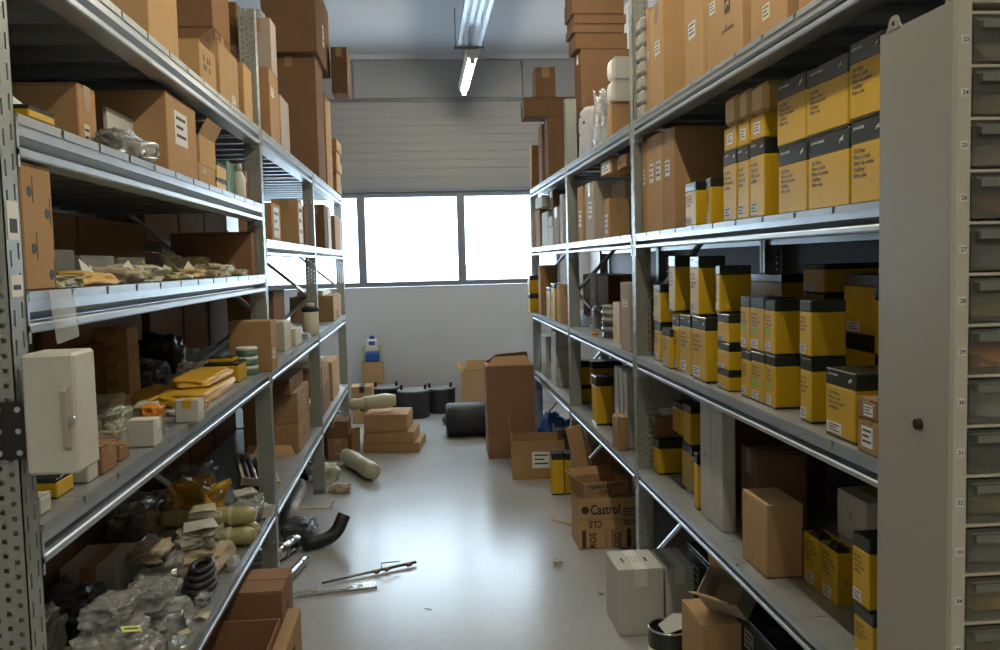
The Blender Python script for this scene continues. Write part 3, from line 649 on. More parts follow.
carton(RB(2, 600.5, 611, 158, d=.14, s=.02, z0=max(z, z4)), 'small white-ended carton bridging two upright cartons'+S, 'kraft_light', lab=[(.5, .5, .7, .8)])
carton(RB(2, 617, 626, 153, d=.22, s=.03, z0=max(z, z4)), 'small plain tan carton on the lilac-grey carton'+S, 'kraft')
carton(RB(2, 637.5, 647, 142, d=.30, s=.03), 'tall tan carton touching the perforated post'+S, 'kraft_light', lab=[(.45, .62, .45, .16)])
carton(RB(2, 647.5, 663, 131, d=.30, s=.03), 'tall tan carton with two white labels'+S, 'kraft_light', lab=[(.3, .62, .25, .2), (.75, .62, .3, .2)])
carton(RB(2, 663.5, 675, 126, d=.30, s=.03), 'tall tan carton with a broad shaded side'+S, 'kraft', lab=[(.4, .62, .4, .16)])
filt(RB(2, 685.5, 696, 181, d=.12, s=.02), 'lone low yellow box with a pale shiny front'+S)
filt(RB(2, 706, 711, 177, d=.16, s=.04), 'low yellow box with narrow front before the stacked columns'+S)
zc = []
for k, (a, b, yt, yu, nm) in enumerate(((723.5, 736.5, 148, 92, 'first'), (737.5, 749, 144, 86, 'middle'), (749.8, 764.5, 137, 79, 'last'))):
    filt(RB(2, a, b, yt, d=.17, s=.05), 'lower yellow box, '+nm+' of three slim columns'+S, lab=True); z = Z['top']
    P = RB(2, a+.3, b-.3, yu, d=.17, s=.05, z0=z); o = thing('parts_box', 'upper tan-topped box, '+nm+' of three slim columns'+S, 'box', P['loc'], P['rz'], GF)
    w, d, h = P['w'], P['d'], P['h']; cham(w, d, h*.42, .003).build('body', 'yellow', o); cham(w, d, h*.58, .016, h*.42).build('shoulder', 'yellow_tan', o); sticker(o, 0, -d/2, h*.2, w*.45, h*.2)
for k, (a, b, yl, yu, nm) in enumerate(((778.5, 807, 140, 70, 'first'), (808, 849, 126, 51, 'middle'), (850.5, 884, 112, 28, 'last'))):
    filt(RB(2, a, b, yl, d=.28, s=.055), 'lower big yellow filter box, '+nm+' of three wide columns'+S, big=True, band=.27, lab=False); z = Z['top']
    filt(RB(2, a-1.5, b-1, yu, d=.28, s=.055, z0=z), 'upper big yellow filter box, '+nm+' of three wide columns'+S, big=True, band=.27, lab=False)

# ------------------------------------------------------------------ third shelf
S = SUF['R3']
for nm, z0_ in (('lower', None), ('upper', 1)):
    P = filt(RM(6.95, 7.085, XR-.042, XR+.045, RD[3] if z0_ is None else z+.001, .145, -math.pi/2), nm+' yellow box with dark band at the end corner'+S, band=.25, lab=False, text=False, badge=False); z = Z['top']
carton(RB(3, 538.6, 541, 265, d=.13, s=-.0), 'tall brown carton with a pale edge beside the corner boxes'+S, 'kraft')
filt(RB(3, 546.5, 550, 288, d=.06, s=.0), 'slim yellow box, first of a slim pair'+S, lab=False, badge=False, band=.12)
filt(RB(3, 551, 554.8, 284, d=.06, s=.0), 'slim yellow box, second of a slim pair'+S, lab=False, badge=False, band=.12)
carton(RB(3, 556.8, 560.5, 285, d=.08, s=.0), 'slim light brown carton before the second post'+S, 'kraft_light')
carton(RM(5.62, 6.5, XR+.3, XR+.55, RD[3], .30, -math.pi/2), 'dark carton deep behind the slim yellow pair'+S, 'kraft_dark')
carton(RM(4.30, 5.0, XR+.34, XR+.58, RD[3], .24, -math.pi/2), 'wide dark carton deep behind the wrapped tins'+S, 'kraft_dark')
P = RB(3, 588, 594.8, 273, d=.03, s=.12); o = thing('cardboard_sheet', 'narrow grey-brown board standing behind the wrapped tins'+S, 'cardboard', P['loc'], P['rz']); cham(P['w'], .012, P['h'], .002).build('sheet', 'kraft_grey', o); sticker(o, 0, -.006, P['h']*.6, P['w']*.5, P['h']*.1)
bag(XR+.12, px_Y(602, XR+.15, 1.15), RD[3]+.001, .06, .14, .15, 'clear', 'clear bag bunched in front of the narrow board'+S, seed=2, inside='wrap_grey')
q = RB(3, 600, 610, d=.11, s=.05, h=.1); z = RD[3]+.001
for k in range(2):
    o = thing('tin', ('lower', 'upper')[k]+' grey tin in the plastic-wrapped stack of two'+S, 'tin', (XR+.10, q['loc'][1], z), 0)
    MB().lathe([(.06, 0), (.065, .004), (.065, .012), (.061, .014), (.061, .072), (.065, .075), (.065, .082), (.058, .084)], 20).build('body', ('poly_dark', 'wrap_grey')[k], o, True)
    MB().lathe([(.066, .030), (.066, .058)], 20).build('wrap', 'clear', o, True); z += .0855
carton(RB(3, 613, 620, 303, d=.14, s=.05), 'pale yellow-tan box beside the wrapped tins'+S, 'yellow_tan')
carton(RB(3, 620.8, 630, 283, d=.16, s=.005), 'tall pale pinkish carton against the perforated post'+S, 'kraft_grey', lab=[(.5, .7, .5, .1)])
o = thing('stopper', 'small orange cap lying on the deck by the tins'+S, 'cap', (XR+.03, px_Y(594.5, XR+.03, 1.11), RD[3]+.001)); MB().lathe([(.018, 0), (.018, .012), (.015, .016)], 16).build('cap', 'orange', o, True)
# yellow columns after the first post
filt(RB(3, 654, 660.5, 323.5, d=.06, s=.03), 'slim lower yellow box touching the perforated post'+S, badge=False); z = Z['top']
filt(RB(3, 653.5, 660.5, 285, d=.085, s=.03, z0=z), 'pale-fronted yellow box on the slim box by the post'+S)
filt(RB(3, 662, 670.5, 329.5, d=.035, s=.005), 'short yellow box in front, next to the post'+S, badge=False)
filt(RB(3, 672.2, 679.5, 316, d=.12, s=.018), 'lower yellow box, first under the tall narrow box'+S); z = Z['top']
P = filt(RB(3, 680, 691, 316, d=.12, s=.018), 'lower yellow box, second under the tall narrow box'+S); z = max(z, Z['top'])
filt(RB(3, 668.5, 675.5, 255.5, d=.085, s=.022, z0=z, gap=.004), 'tall narrow yellow box on two lower boxes'+S)
filt(RB(3, 692.2, 706, 318, d=.08, s=.010), 'lower yellow box with many text lines'+S); z = Z['top']
filt(RB(3, 690, 699, 256, d=.09, s=.012, z0=z), 'tall wide yellow box on the box with many text lines'+S)
z = None
for nm, yt in (('bottom', 372), ('middle', 344), ('upper', 315)):
    filt(RB(3, 717.2, 729, yt, d=.085, s=.02, z0=z), nm+' squat yellow box in the stack of three'+S, band=.30, text=False, badge=False); z = Z['top']
filt(RB(3, 715.5, 720, 265.5, d=.10, s=.02, z0=z), 'wide yellow box crowning the stack of three squat ones'+S)
zz_ = {}
for nm, a, b, yl, yu, dd in (('first', 741, 750.5, 352, 297, .09), ('second', 751, 764.5, 354, 298.5, .09), ('third', 765.5, 775.5, 356.5, 300.5, .105), ('fourth', 800, 811.5, 359, 301, .088)):
    filt(RB(3, a, b, yl, d=dd, s=.03), 'lower yellow box, '+nm+' column of green-marked rows'+S, green=nm in ('second', 'third'), badge=False); z = Z['top']
    filt(RB(3, a-.7, b-.5, yu, d=dd, s=.03, z0=z), 'upper yellow box, '+nm+' column of green-marked rows'+S, green=nm != 'fourth', badge=False)
filt(RB(3, 825.5, 855.5, 374.5, d=.15, s=.015), 'large yellow box standing in front beside two tan cartons'+S, big=False, band=.24, badge=True)
P = carton(RB(3, 857, 878, 424, d=.12, s=.0), 'lower small tan carton with a white label'+S, 'kraft', lab=[(.5, .5, .55, .62)]); z = Z['top']
carton(RB(3, 856.5, 877, 402, d=.12, s=.0, z0=z), 'upper small tan carton with a white label'+S, 'kraft_red', lab=[(.6, .45, .45, .55)])
# shaded rear row
def back(y0, y1, lv, hs, nm, S_, x0=.30, x1=.56, mats=None):
    z = RD[lv]
    for i, h in enumerate(hs):
        filt(RM(y0, y1, XR+x0, XR+x1, z+.0005, h, -math.pi/2), ('bottom', 'second', 'third', 'top')[i]+' yellow box in rear '+nm+S_, badge=False, text=False, lab=(i > 0)); z = Z['top']+.001
back(2.46, 2.60, 3, (.17, .12, .085), 'column behind the green-marked rows', S, .26, .46)
back(2.12, 2.30, 3, (.19, .16), 'pair behind the large front box', S, .24, .5)
back(1.88, 2.10, 3, (.15, .17), 'pair beside the drawer cabinet', S, .22, .5)
back(2.86, 3.2, 3, (.2, .14), 'column behind the squat boxes', S, .30, .5)

# ------------------------------------------------------------------ lowest shelf
S = SUF['R4']
z = None
for nm, yt in (('bottom', 380), ('second', 366), ('third', 348.5), ('top', 331)):
    carton(RB(4, 551, 555.5, yt, d=.12, s=.03, z0=z), nm+' white box in the white column of the end bay'+S, 'white_card', group=GW, tape=False); z = Z['top']
carton(RB(4, 541.5, 546, 337, d=.2, s=.03), 'tall white box behind a clear bag in the end bay'+S, 'white_card', group=GW)
bag(XR+.11, px_Y(548.6, XR+.1, .8), RD[4]+.001, .18, .10, .30, 'clear', 'clear crumpled bag wedged by the white column'+S, seed=4, amp=.3)
filt(RB(4, 570, 573.5, 386, d=.125, s=.02), 'lower yellow box by the second post'+S, badge=False, text=False, lab=False); z = Z['top']
filt(RB(4, 569.6, 573.2, 361.5, d=.112, s=.02, z0=z), 'upper yellow box by the second post'+S, badge=False, text=False, lab=False, band=.25)
filt(RB(4, 588, 593, 362, d=.2, s=.20), 'dim yellow box behind the tall lone yellow box'+S, badge=False, text=False, lab=False)
filt(RB(4, 592, 596.2, 377, d=.095, s=.02), 'tall lone yellow box mid-bay before the white boards'+S, badge=False, text=False, lab=False)
for i, (a, b) in enumerate(((615, 618.6), (619.8, 623.4), (624.4, 627.6))):
    carton(RB(4, a, b, h=.36, d=.26, s=.05), ('first', 'second', 'third')[i]+' thin white carton on edge behind the small front carton'+S, 'white_card', group=GW, tape=False)
carton(RB(4, 612.3, 617, 417.5, d=.055, s=-.01), 'small brown carton with pale edges leaning at the post'+S, 'kraft')
P = filt(RB(4, 653, 658.5, 441, d=.115, s=.055), 'wide glossy yellow box beside the perforated post'+S, badge=False, text=False, lab=False, band=.25); z = Z['top']
carton(RB(4, 650.5, 656, 417, d=.09, s=.06, z0=z), 'small dark carton on the wide glossy yellow box'+S, 'kraft_dark'); z2 = Z['top']
carton(RB(4, 655.5, 658, 410, d=.08, s=.09, z0=z2), 'little white carton on the small dark carton'+S, 'white_card', group=GW, tape=False)
P = filt(RB(4, 682, 692.5, 448, d=.10, s=.10), 'yellow box carrying two upright yellow boxes'+S, badge=False, text=False, lab=False); z = Z['top']
filt(RB(4, 672.5, 682, 405, d=.08, s=.12, z0=z), 'upright yellow box, shaded first of a pair'+S, badge=False, text=False, lab=False)
filt(RB(4, 683, 690.5, 406, d=.08, s=.10, z0=z), 'upright yellow box, lighter second of a pair'+S, badge=False, text=False, lab=False)
filt(RB(4, 693.5, 697.5, 454, d=.04, s=.05), 'small upright yellow box against the white boards'+S, badge=False, text=False, lab=False)
carton(RB(4, 700.5, 711, h=.40, d=.045, s=.05), 'tall white board carton, first of two'+S, 'white_card', group=GW, tape=False, lab=[(.5, .55, .3, .06, 'label_cream')])
carton(RB(4, 711.5, 722.5, h=.40, d=.045, s=.05), 'tall white board carton, second of two'+S, 'white_card', group=GW, tape=False, lab=[(.5, .6, .3, .06, 'label_cream')])
carton(RM(2.95, 3.14, XR+.17, XR+.5, RD[4], .38, -math.pi/2), 'large dark carton behind the tall white boards'+S, 'kraft_dark')
carton(RB(4, 742, 766.5, 506, d=.105, s=.03), 'plain tan carton standing alone with a shaded side'+S, 'kraft_light', tape=False)
P = carton(RB(4, 741, 757, h=.245, d=.17, s=.165), 'lower dark red carton behind the plain tan carton'+S, 'kraft_red'); z = Z['top']
carton(RB(4, 741, 756, 453, d=.16, s=.165, z0=z), 'upper dark red carton with a round mark'+S, 'kraft_red', lab=[(.4, .3, .2, .3, 'label_cream')])
for nm, a, b in (('first', 803.5, 819.6), ('second', 820.2, 838)):
    P = RB(4, a, b, 565 if nm == 'second' else 556, d=.06, s=.13); P['h'] = .135; o = thing('parts_tray', nm+' open-topped yellow parts tray with dark packets inside'+S, 'box', P['loc'], P['rz'], 'open yellow trays')
    w, d, h = P['w'], P['d'], P['h']; k = .003
    MB().box(-w/2, -d/2, 0, w/2, d/2, k).box(-w/2, -d/2, k, w/2, -d/2+k, h).box(-w/2, d/2-k, k, w/2, d/2, h).box(-w/2, -d/2+k, k, -w/2+k, d/2-k, h).box(w/2-k, -d/2+k, k, w/2, d/2-k, h).build('body', 'yellow', o)
    lettering(o, WORDS2, 'ink', -w/2+.01, -d/2-.0006, h*.48, w*.75, h*.42); sticker(o, -w*.1, -d/2, h*.14, w*.45, h*.22)
    for i in range(3): link('packet', blob_m(i+2, 'black_plastic', .22), o, ((i-1)*w*.27, 0, h*.35), (0, 0, .4*i), (w*.28, d*.8, h*.72))
P = carton(RB(4, 838, 866, h=.13, d=.14, s=.215), 'lower white carton behind the slim yellow pair'+S, 'white_card', group=GW); z = Z['top']
carton(RB(4, 837, 866, 503, d=.14, s=.215, z0=z), 'upper white carton with a small dark emblem'+S, 'white_card', group=GW, lab=[(.5, .55, .16, .2, 'label_cream')])
filt(RB(4, 853.5, 873, 617, d=.07, s=.03), 'lower slim yellow box beside the cabinet'+S, badge=False); z = Z['top']
filt(RB(4, 852, 869.5, 541, d=.07, s=.03, z0=z), 'upper slim yellow box beside the cabinet'+S, badge=False)

# ------------------------------------------------------------------ bag-filled rack, top shelf
S = SUF['L1']
carton(LB(1, 149, 179, h=.44, d=.38, s=.05), 'big tan carton at the cabinet end of the row'+S, 'kraft_light')
P = carton(LB(1, 200, 216.5, 38, d=.22, s=.04), 'tan carton with a torn open front flap'+S, 'kraft_light'); z = Z['top']
w, d, h = P['w'], P['d'], P['h']
MB().poly_slab([(-w*.48, -d/2-.002, h), (w*.1, -d/2-.002, h*.96), (w*.0, -d/2-.03, h*1.16), (-w*.46, -d/2-.05, h*1.22)][::-1], (0, .004, 0)).build('torn_flap', 'kraft', P['o'])
lettering(P['o'], 'I II\nII I', 'ink_brown', -w*.3, -d/2-.0009, h*.45, w*.4, h*.3)
carton(LB(1, 176, 190, h=.20, d=.22, s=.28), 'plain tan carton between the big carton and the torn one'+S, 'kraft_light')
carton(LB(1, 220, 239, 39, d=.30, s=.03), 'broad tan carton with a slanting shipping label'+S, 'kraft_light', lab=[(.68, .18, .2, .2)])
carton(LB(1, 244.5, 261, 62, d=.16, s=.02), 'low tan carton in front of the perforated post'+S, 'kraft_light', lab=[(.5, .12, .2, .12, 'label_cream')])
z = LD[1]
for i, (h, nm) in enumerate(((.455, 'lower'), (.40, 'upper'))):
    carton(RM(4.10, 4.46, XL-.62, XL-.20, z+.0005, h, 0), nm+' shaded carton of the rear pair behind the post'+S, 'kraft_dark', text=[('| |', 'ink', .55, .62, .12, .10)] if i == 0 else None); z = Z['top']+.001
P = carton(LB(1, 271, 280, 67, d=.16, s=.02), 'brown carton with clear film over its front, past the post'+S, 'kraft', lab=[(.3, .7, .3, .12)]); z = Z['top']
P = carton(LB(1, 271.5, 277, h=.26, d=.15, s=.02, z0=z), 'pale carton on the film-covered brown carton'+S, 'kraft_grey')
bag(P['loc'][0], P['loc'][1], Z['top']+.001, .08, .10, .06, 'clear', 'clear crumpled bag on the pale carton'+S, seed=1)
P = carton(LB(1, 281.5, 290, 94, d=.12, s=.02), 'small grey-brown carton before the tall dark carton'+S, 'kraft_grey')
carton(RM(4.6, 5.2, XL-.5, XL-.20, LD[1], .50, math.pi/2), 'tall brown carton standing behind the small grey-brown one'+S, 'kraft')
z = Z['top']
carton(RM(4.65, 5.15, XL-.48, XL-.20, z+.001, .22, math.pi/2), 'dark carton on the tall brown rear carton'+S, 'kraft_dark')
P = carton(LB(1, 319, 326, 56, d=.36, s=.0), 'tall dark carton carrying another large dark carton'+S, 'kraft_dark'); z = Z['top']
P = carton(LB(1, 316.5, 330, h=.50, d=.36, s=-.03, z0=z), 'large dark carton on the tall dark one'+S, 'kraft_dark', lab=[(.5, .42, .10, .3)])
P = carton(LB(1, 327.5, 333, 92, d=.30, s=.0), 'upright brown carton under the jutting small carton'+S, 'kraft'); z = Z['top']
Yn = P['loc'][1]-P['w']/2+.05
carton(CF(Yn, 331.5, 348, 47, z, .28), 'small brown carton jutting into the aisle'+S, 'kraft_dark')
z = None
for i, nm in enumerate(('bottom', 'second', 'third', 'fourth', 'top')):
    carton(LB(1, 336.5, 341.5, d=.24, s=-.02+.015*(i % 2), z0=z, h=.087), nm+' flat carton in the neat stack at the end post'+S, 'kraft', tape=False); z = Z['top']

# ------------------------------------------------------------------ second shelf (first bay)
S = SUF['L2']
P = LB(2, 26, 53, d=.035, s=.0, h=.024); filt(P, 'flat yellow box lying beside the end post'+S, band=.3, lab=False, text=False, badge=False); z = Z['top']
o = thing('folded_leaflet', 'white folded card leaning behind the flat yellow box'+S, 'paper', (XL-.055, 1.765, LD[2]+.001), math.pi/2)
MB().poly_slab([(-.10, 0, 0), (.10, 0, 0), (.105, .012, .035), (-.06, .02, .072)], (0, .0015, 0)).build('sheet', 'white_paper', o); MB().poly_slab([(-.10, .04, 0), (.10, .04, 0), (.105, .0145, .035), (-.06, .0225, .072)], (0, .0015, 0)).build('sheet', 'white_card', o)
carton(LB(2, 79, 97, 82, d=.24, s=.10), 'brown carton with bright tape behind the leaflet'+S, 'kraft', lab=[(.4, .25, .3, .4, 'label_cream')])
o = thing('gauge_card', 'white punched card standing behind the clear bag of discs'+S, 'card', (XL-.13, px_Y(120, XL-.13, 1.85), LD[2]+.001), math.pi/2)
cham(.22, .012, .155, .002).build('card', 'white_card', o)
for x in (-.06, .05): MB().tube([(x, -.0075, .10), (x, -.005, .10)], .010, 14).build('punched_hole', 'ink', o)
bag(XL-.050, px_Y(127, XL-.05, 1.82), LD[2]+.001, .09, .32, .075, 'clear', 'clear bag of metal discs before the punched card'+S, seed=2, inside='steel', amp=.3)
carton(LB(2, 168, 197.5, 90, d=.42, s=.03), 'big brown carton with a white address label'+S, 'kraft', lab=[(.45, .62, .42, .42)], tape=False)
P = carton(LB(2, 198.5, 215, 161, d=.2, s=.03), 'low tan carton with an open carton above it'+S, 'kraft_light', lab=[(.3, .7, .2, .2, 'label_cream')]); z = Z['top']
carton(LB(2, 199, 215, 134, d=.2, s=.04, z0=z), 'small open tan carton with packing film'+S, 'kraft_light', opened=True, flaps=(None, None, .5, .2), fl=.3)
P = filt(LB(2, 216, 226, 178, d=.16, s=.04), 'lower yellow box beside the white bottle'+S, badge=False, text=False, lab=False); z = Z['top']
filt(LB(2, 216, 226, 161, d=.16, s=.04, z0=z), 'upper yellow box beside the white bottle'+S, badge=False, text=False, lab=False)
carton(LB(2, 227, 235.5, 160, d=.16, s=.06), 'dark green upright box between yellow boxes and bottle'+S, 'green_tin', tape=False)
o = thing('bottle', 'white plastic bottle near the perforated post'+S, 'bottle', (XL-.05, px_Y(239, XL-.05, 1.85), LD[2]+.001)); MB().lathe([(.024, 0), (.027, .006), (.027, .09), (.016, .115), (.012, .12)], 18).build('body', 'white_paper', o, True); MB().lathe([(.014, .12), (.014, .145), (.011, .15)], 14).build('cap', 'white_card', o, True)
carton(LB(2, 243.5, 252, 170, d=.2, s=.05), 'dim upright carton between bottle and post'+S, 'kraft_dark')
for i, (a, b, h) in enumerate(((1.68, 2.35, .255), (2.38, 2.95, .22), (2.98, 3.9, .255))):
    carton(RM(a, b, XL-.70, XL-.52, LD[2], h, math.pi/2), ('short', 'low', 'long')[i]+' added dark carton filling the rear edge'+S, 'kraft_dark')  # added row, fills the rack rear where there is only darkness

# ------------------------------------------------------------------ middle shelf of the far bays
S = SUF['L6']
carton(LB(6, 272, 281, 202, d=.16, s=.03), 'brown carton with a white end label by the post'+S, 'kraft', lab=[(.5, .5, .6, .8)])
carton(LB(6, 298.5, 303.5, 199, d=.15, s=.01), 'tall brown carton with a film-covered white end'+S, 'kraft', lab=[(.5, .5, .7, .9)])
carton(LB(6, 305.5, 308.5, 206, d=.10, s=.03), 'thin brown carton on edge before the middle post'+S, 'kraft_dark')
carton(LB(6, 325, 328, 204, d=.14, s=.01), 'thin dark carton past the middle post'+S, 'kraft_dark')
carton(LB(6, 328.6, 331.5, 206, d=.14, s=.01), 'thin white-edged carton past the middle post'+S, 'white_card', group=GW)
carton(LB(6, 335.5, 341, 215, d=.16, s=.01), 'squat brown carton at the end post'+S, 'kraft')

# ------------------------------------------------------------------ third shelf (first bay)
S = SUF['L3']
P = carton(LB(3, 24, 55, 161, d=.26, s=.008), 'rounded brown carton end with dark deer emblems beside the post'+S, 'kraft', tape=False)
for u, v in ((-.25, .78), (.30, .62), (-.2, .33), (.34, .12)): 
    q = MB().lathe([(.010, 0), (.010, .0006)], 14).build('emblem', 'ink', P['o']); q.location = (u*P['w'], -P['d']/2, v*P['h']); q.rotation_euler = (math.pi/2, 0, 0)
    MB().box(u*P['w']+.012, -P['d']/2-.0005, v*P['h']-.02, u*P['w']+.015, -P['d']/2, v*P['h']+.03).build('print', 'ink_brown', P['o'])
for i, (a, b, h, nm) in enumerate(((1.68, 2.42, .215, 'first'), (2.44, 3.15, .225, 'second'), (3.17, 3.9, .222, 'third'))):
    carton(RM(a, b, XL-.70, XL-.48, LD[3], h, math.pi/2), nm+' dim carton along the rear edge'+S, 'kraft', tm='kraft_light')
carton(RM(3.915, 3.962, XL-.38, XL-.04, LD[3], .185, math.pi/2), 'brown carton with a bright edge against the perforated post'+S, 'kraft_red')
for i, (a, b, m_, nm) in enumerate(((1.98, 2.13, 'black_plastic', 'black'), (2.16, 2.42, 'white_card', 'bright white'), (2.46, 2.72, 'white_paper', 'flat white'), (2.76, 3.02, 'white_card', 'long white'))):
    carton(RM(a, b, XL-.36, XL-.22, LD[3], (.075, .088, .075, .072)[i], math.pi/2), nm+' box lying mid-shelf behind the envelopes'+S, m_, group=GW, tape=False)
for i in range(9):
    PK = bag(XL-.085-.015*(i % 2), 1.852+.222*i, LD[3]+.001, .15, .205+.012*(i % 2), .026+.008*((i*5) % 4), ('wrap_olive', 'wrap_cream', 'wrap_tan', 'yellow_tan')[(i*3) % 4], ('first', 'second', 'third', 'fourth', 'fifth', 'sixth', 'seventh', 'eighth', 'ninth')[i]+' crumpled paper packet from the deer-emblem carton'+S, seed=i % 8, amp=.32, name='paper_packet', cat='packet', group='paper packets in a row')
    for k in range(2):
        a_ = random.uniform(-.04, .04); f_ = MB().poly_slab([(-.05, 0, 0), (.05, .0, 0), (.03, .006, .02), (a_*.5, .012, .034+.012*k)], (0, .0012, 0)).build('loose_sheet', ('wrap_cream', 'yellow_tan', 'white_card')[(i+k) % 3], bpy.data.objects[PK.name]); f_.location = (-.02+.05*k, -.05+.09*k, .018); f_.rotation_euler = (-.25, .1*k, math.pi/2+random.uniform(-.5, .5))
bag(XL-.30, 3.76, LD[3]+.001, .2, .28, .085, 'wrap_olive', 'dark olive bag behind the row of packets'+S, seed=6, amp=.3)
bag(XL-.30, 3.44, LD[3]+.001, .2, .26, .10, 'wrap_tan', 'tan bag with a bright sticker behind the packets'+S, seed=3, amp=.3, note=(.2, 0, .95, .05, .03, 'white_paper'))
o = thing('hanging_sheet', 'clear plastic sheet hanging from the deck edge above the white box', 'plastic sheet', (XL+.0075, px_Y(59, XL, 1.4), LD[3]-.004), math.pi/2)
MB().poly_slab([(-.055, 0, .004), (.052, 0, .004), (.056, -.004, -.04), (.064, -.002, -.085), (.05, -.010, -.088), (-.05, -.008, -.095), (-.052, -.003, -.04)], (0, .0012, 0)).build('sheet', 'clear_sheet', o)

# ------------------------------------------------------------------ fourth shelf
S = SUF['L4']
# white box with a long handle, screwed to the end post by a black plate
XD = XL+.105
ya, yb = px_Y(24, XD, 1.35), px_Y(58, XD, 1.35)
def dispenser():
    Xa = XL+.012; Yf = 1.50; za, zb = 1.135, py_z(357, XL+.10, 1.50)
    x0, x1 = px_X(22, Yf, 1.3), px_X(75.5, Yf, 1.3)
    o = thing('lock_box', 'white metal box with a long vertical handle fixed to the end post', 'wall box', ((x0+x1)/2, Yf, py_z(475, (x0+x1)/2, Yf)))
    h = py_z(354, (x0+x1)/2, Yf)-o.location.z; w = x1-x0; d = .095
    cham(w, d, h, .005).build('body', 'white_paint', o).location = (0, d/2, 0)
    MB().box(w*.12, -.004, h*.02, w*.47, -.0005, h*.98).build('door', 'white_paint', o)
    MB().poly_slab([(w*.28, -.004, h*.20), (w*.28, -.016, h*.24), (w*.28, -.018, h*.70), (w*.28, -.004, h*.74)], (w*.12, 0, 0)).build('handle', 'kraft_grey', o)
    MB().tube([(w*.44, -.004, h*.46), (w*.44, -.012, h*.46)], .006, 12).build('lock', 'steel', o)
    pl = MB().box(-w/2-.06, .02, h*.12, -w/2, .03, h*.60).build('mounting_plate', 'black_plastic', o)
    for a in (-.048, -.016):
        for b in (.18, .36, .54): MB().tube([(-w/2+a, .02, h*b), (-w/2+a, .015, h*b)], .005, 8).build('bolt', 'steel', pl)
    MB().box(-w/2-.012, d*.6, h*.1, -w/2, d+.02, h*.9).build('post_bracket', 'steel_dark', o)
dispenser()
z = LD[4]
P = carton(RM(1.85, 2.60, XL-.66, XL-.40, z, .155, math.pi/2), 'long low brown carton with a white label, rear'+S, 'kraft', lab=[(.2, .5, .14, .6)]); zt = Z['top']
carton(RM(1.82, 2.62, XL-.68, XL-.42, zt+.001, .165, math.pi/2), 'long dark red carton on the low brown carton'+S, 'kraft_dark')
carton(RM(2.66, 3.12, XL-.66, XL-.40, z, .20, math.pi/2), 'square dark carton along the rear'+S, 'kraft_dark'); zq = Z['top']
carton(RM(2.68, 3.10, XL-.66, XL-.42, zq+.001, .12, math.pi/2), 'added flat dark carton filling above the square rear one'+S, 'kraft_dark')  # added filler that closes the open rear and darkens it
carton(RM(3.30, 3.93, XL-.70, XL-.52, z, .31, math.pi/2), 'added tall dark carton filling the rear by the post'+S, 'kraft_dark')  # added as well, so the rear by the post stays dark
zz = z
for i in range(4):
    carton(RM(3.14, 3.26, XL-.44, XL-.33, zz+.0008, .06, math.pi/2), ('bottom', 'second', 'third', 'top')[i]+' little tan carton in the small rear column'+S, 'kraft_light', group='little cartons in the rear column'); zz = Z['top']
for i, (yy, s_, sx, sz) in enumerate(((3.42, .38, .2, .12), (3.68, .38, .22, .20), (3.88, .38, .2, .13))):
    bag(XL-s_, yy, LD[4]+.001, sx, (.24, .24, .13)[i], sz, ('poly_dark', 'black_plastic', 'wrap_grey')[i], ('dark plastic bag of hoses', 'black bag bulging with cables', 'grey bag of fittings')[i]+' before the upright carton'+S, seed=i+1, amp=.4)
bag(XL-.24, 3.56, LD[4]+.001, .10, .16, .085, 'white_paper', 'crumpled white paper by the yellow boxes'+S, seed=5, amp=.5, name='crumpled_paper', cat='paper')
P = carton(RM(3.79, 3.93, XL-.13, XL+.045, LD[4], .215, math.pi/2), 'upright brown carton with a small label against the post'+S, 'kraft', lab=[(.35, .35, .5, .2, 'label_cream')], tape=False)
P = filt(RM(3.47, 3.63, XL-.16, XL-.03, LD[4], .075, math.pi/2), 'yellow box lying behind the green tins'+S, badge=False, text=False, lab=False, band=.12); z = Z['top']
filt(RM(3.51, 3.61, XL-.15, XL-.06, z+.001, .02, math.pi/2), 'thin yellow box on the lying yellow box'+S, badge=False, text=False, lab=False, band=.2)
z = LD[4]+.001
for i, nm in enumerate(('bottom', 'middle', 'top')):
    o = thing('tin', nm+' green tin with white lid in the stack of three'+S, 'tin', (XL-.047, 3.73, z)); MB().lathe([(.04, 0), (.043, .004), (.043, .024)], 20).build('body', 'green_tin', o, True); MB().lathe([(.045, .024), (.045, .035), (.04, .038)], 20).build('lid', 'white_paper', o, True); z += .0385
bag(XL-.10, 3.16, LD[4]+.001, .17, .56, .045, 'mailer', 'big padded yellow mailer lying at the shelf front'+S, seed=7, amp=.14, name='padded_mailer', cat='envelope')
bag(XL-.10, 3.22, LD[4]+.0475, .15, .44, .03, 'mailer', 'second yellow mailer lying on the big one'+S, seed=4, amp=.14, name='padded_mailer', cat='envelope')
bag(XL-.26, 3.12, LD[4]+.001, .12, .42, .03, 'mailer', 'flat yellow mailer in the shade before the dark carton'+S, seed=2, amp=.15, name='padded_mailer', cat='envelope')
P = carton(CF(2.60, 174, 199, 401, LD[4], .07), 'little pale box with a yellow band at the front'+S, 'white_card', group=GW, tm='yellow')
bag(XL-.13, 2.70, LD[4]+.001, .06, .1, .045, 'orange', 'small orange packet beside the little banded box'+S, seed=3, amp=.35)
P = carton(CF(2.26, 126, 155, 421, LD[4], .065), 'white lidded box at the front, before the clear bags'+S, 'white_card', group=GW, tm='white_paper')
carton(LB(4, 119, 128, 446, d=.08, s=.025), 'small salmon carton next to a bigger salmon one'+S, 'kraft_red')
carton(LB(4, 101, 116, 447, d=.10, s=.02), 'bigger salmon carton at the front edge'+S, 'kraft_red')
carton(LB(4, 86, 97, 460, d=.06, s=.025), 'white upright packet between salmon carton and white box'+S, 'white_card', group=GW, tape=False)
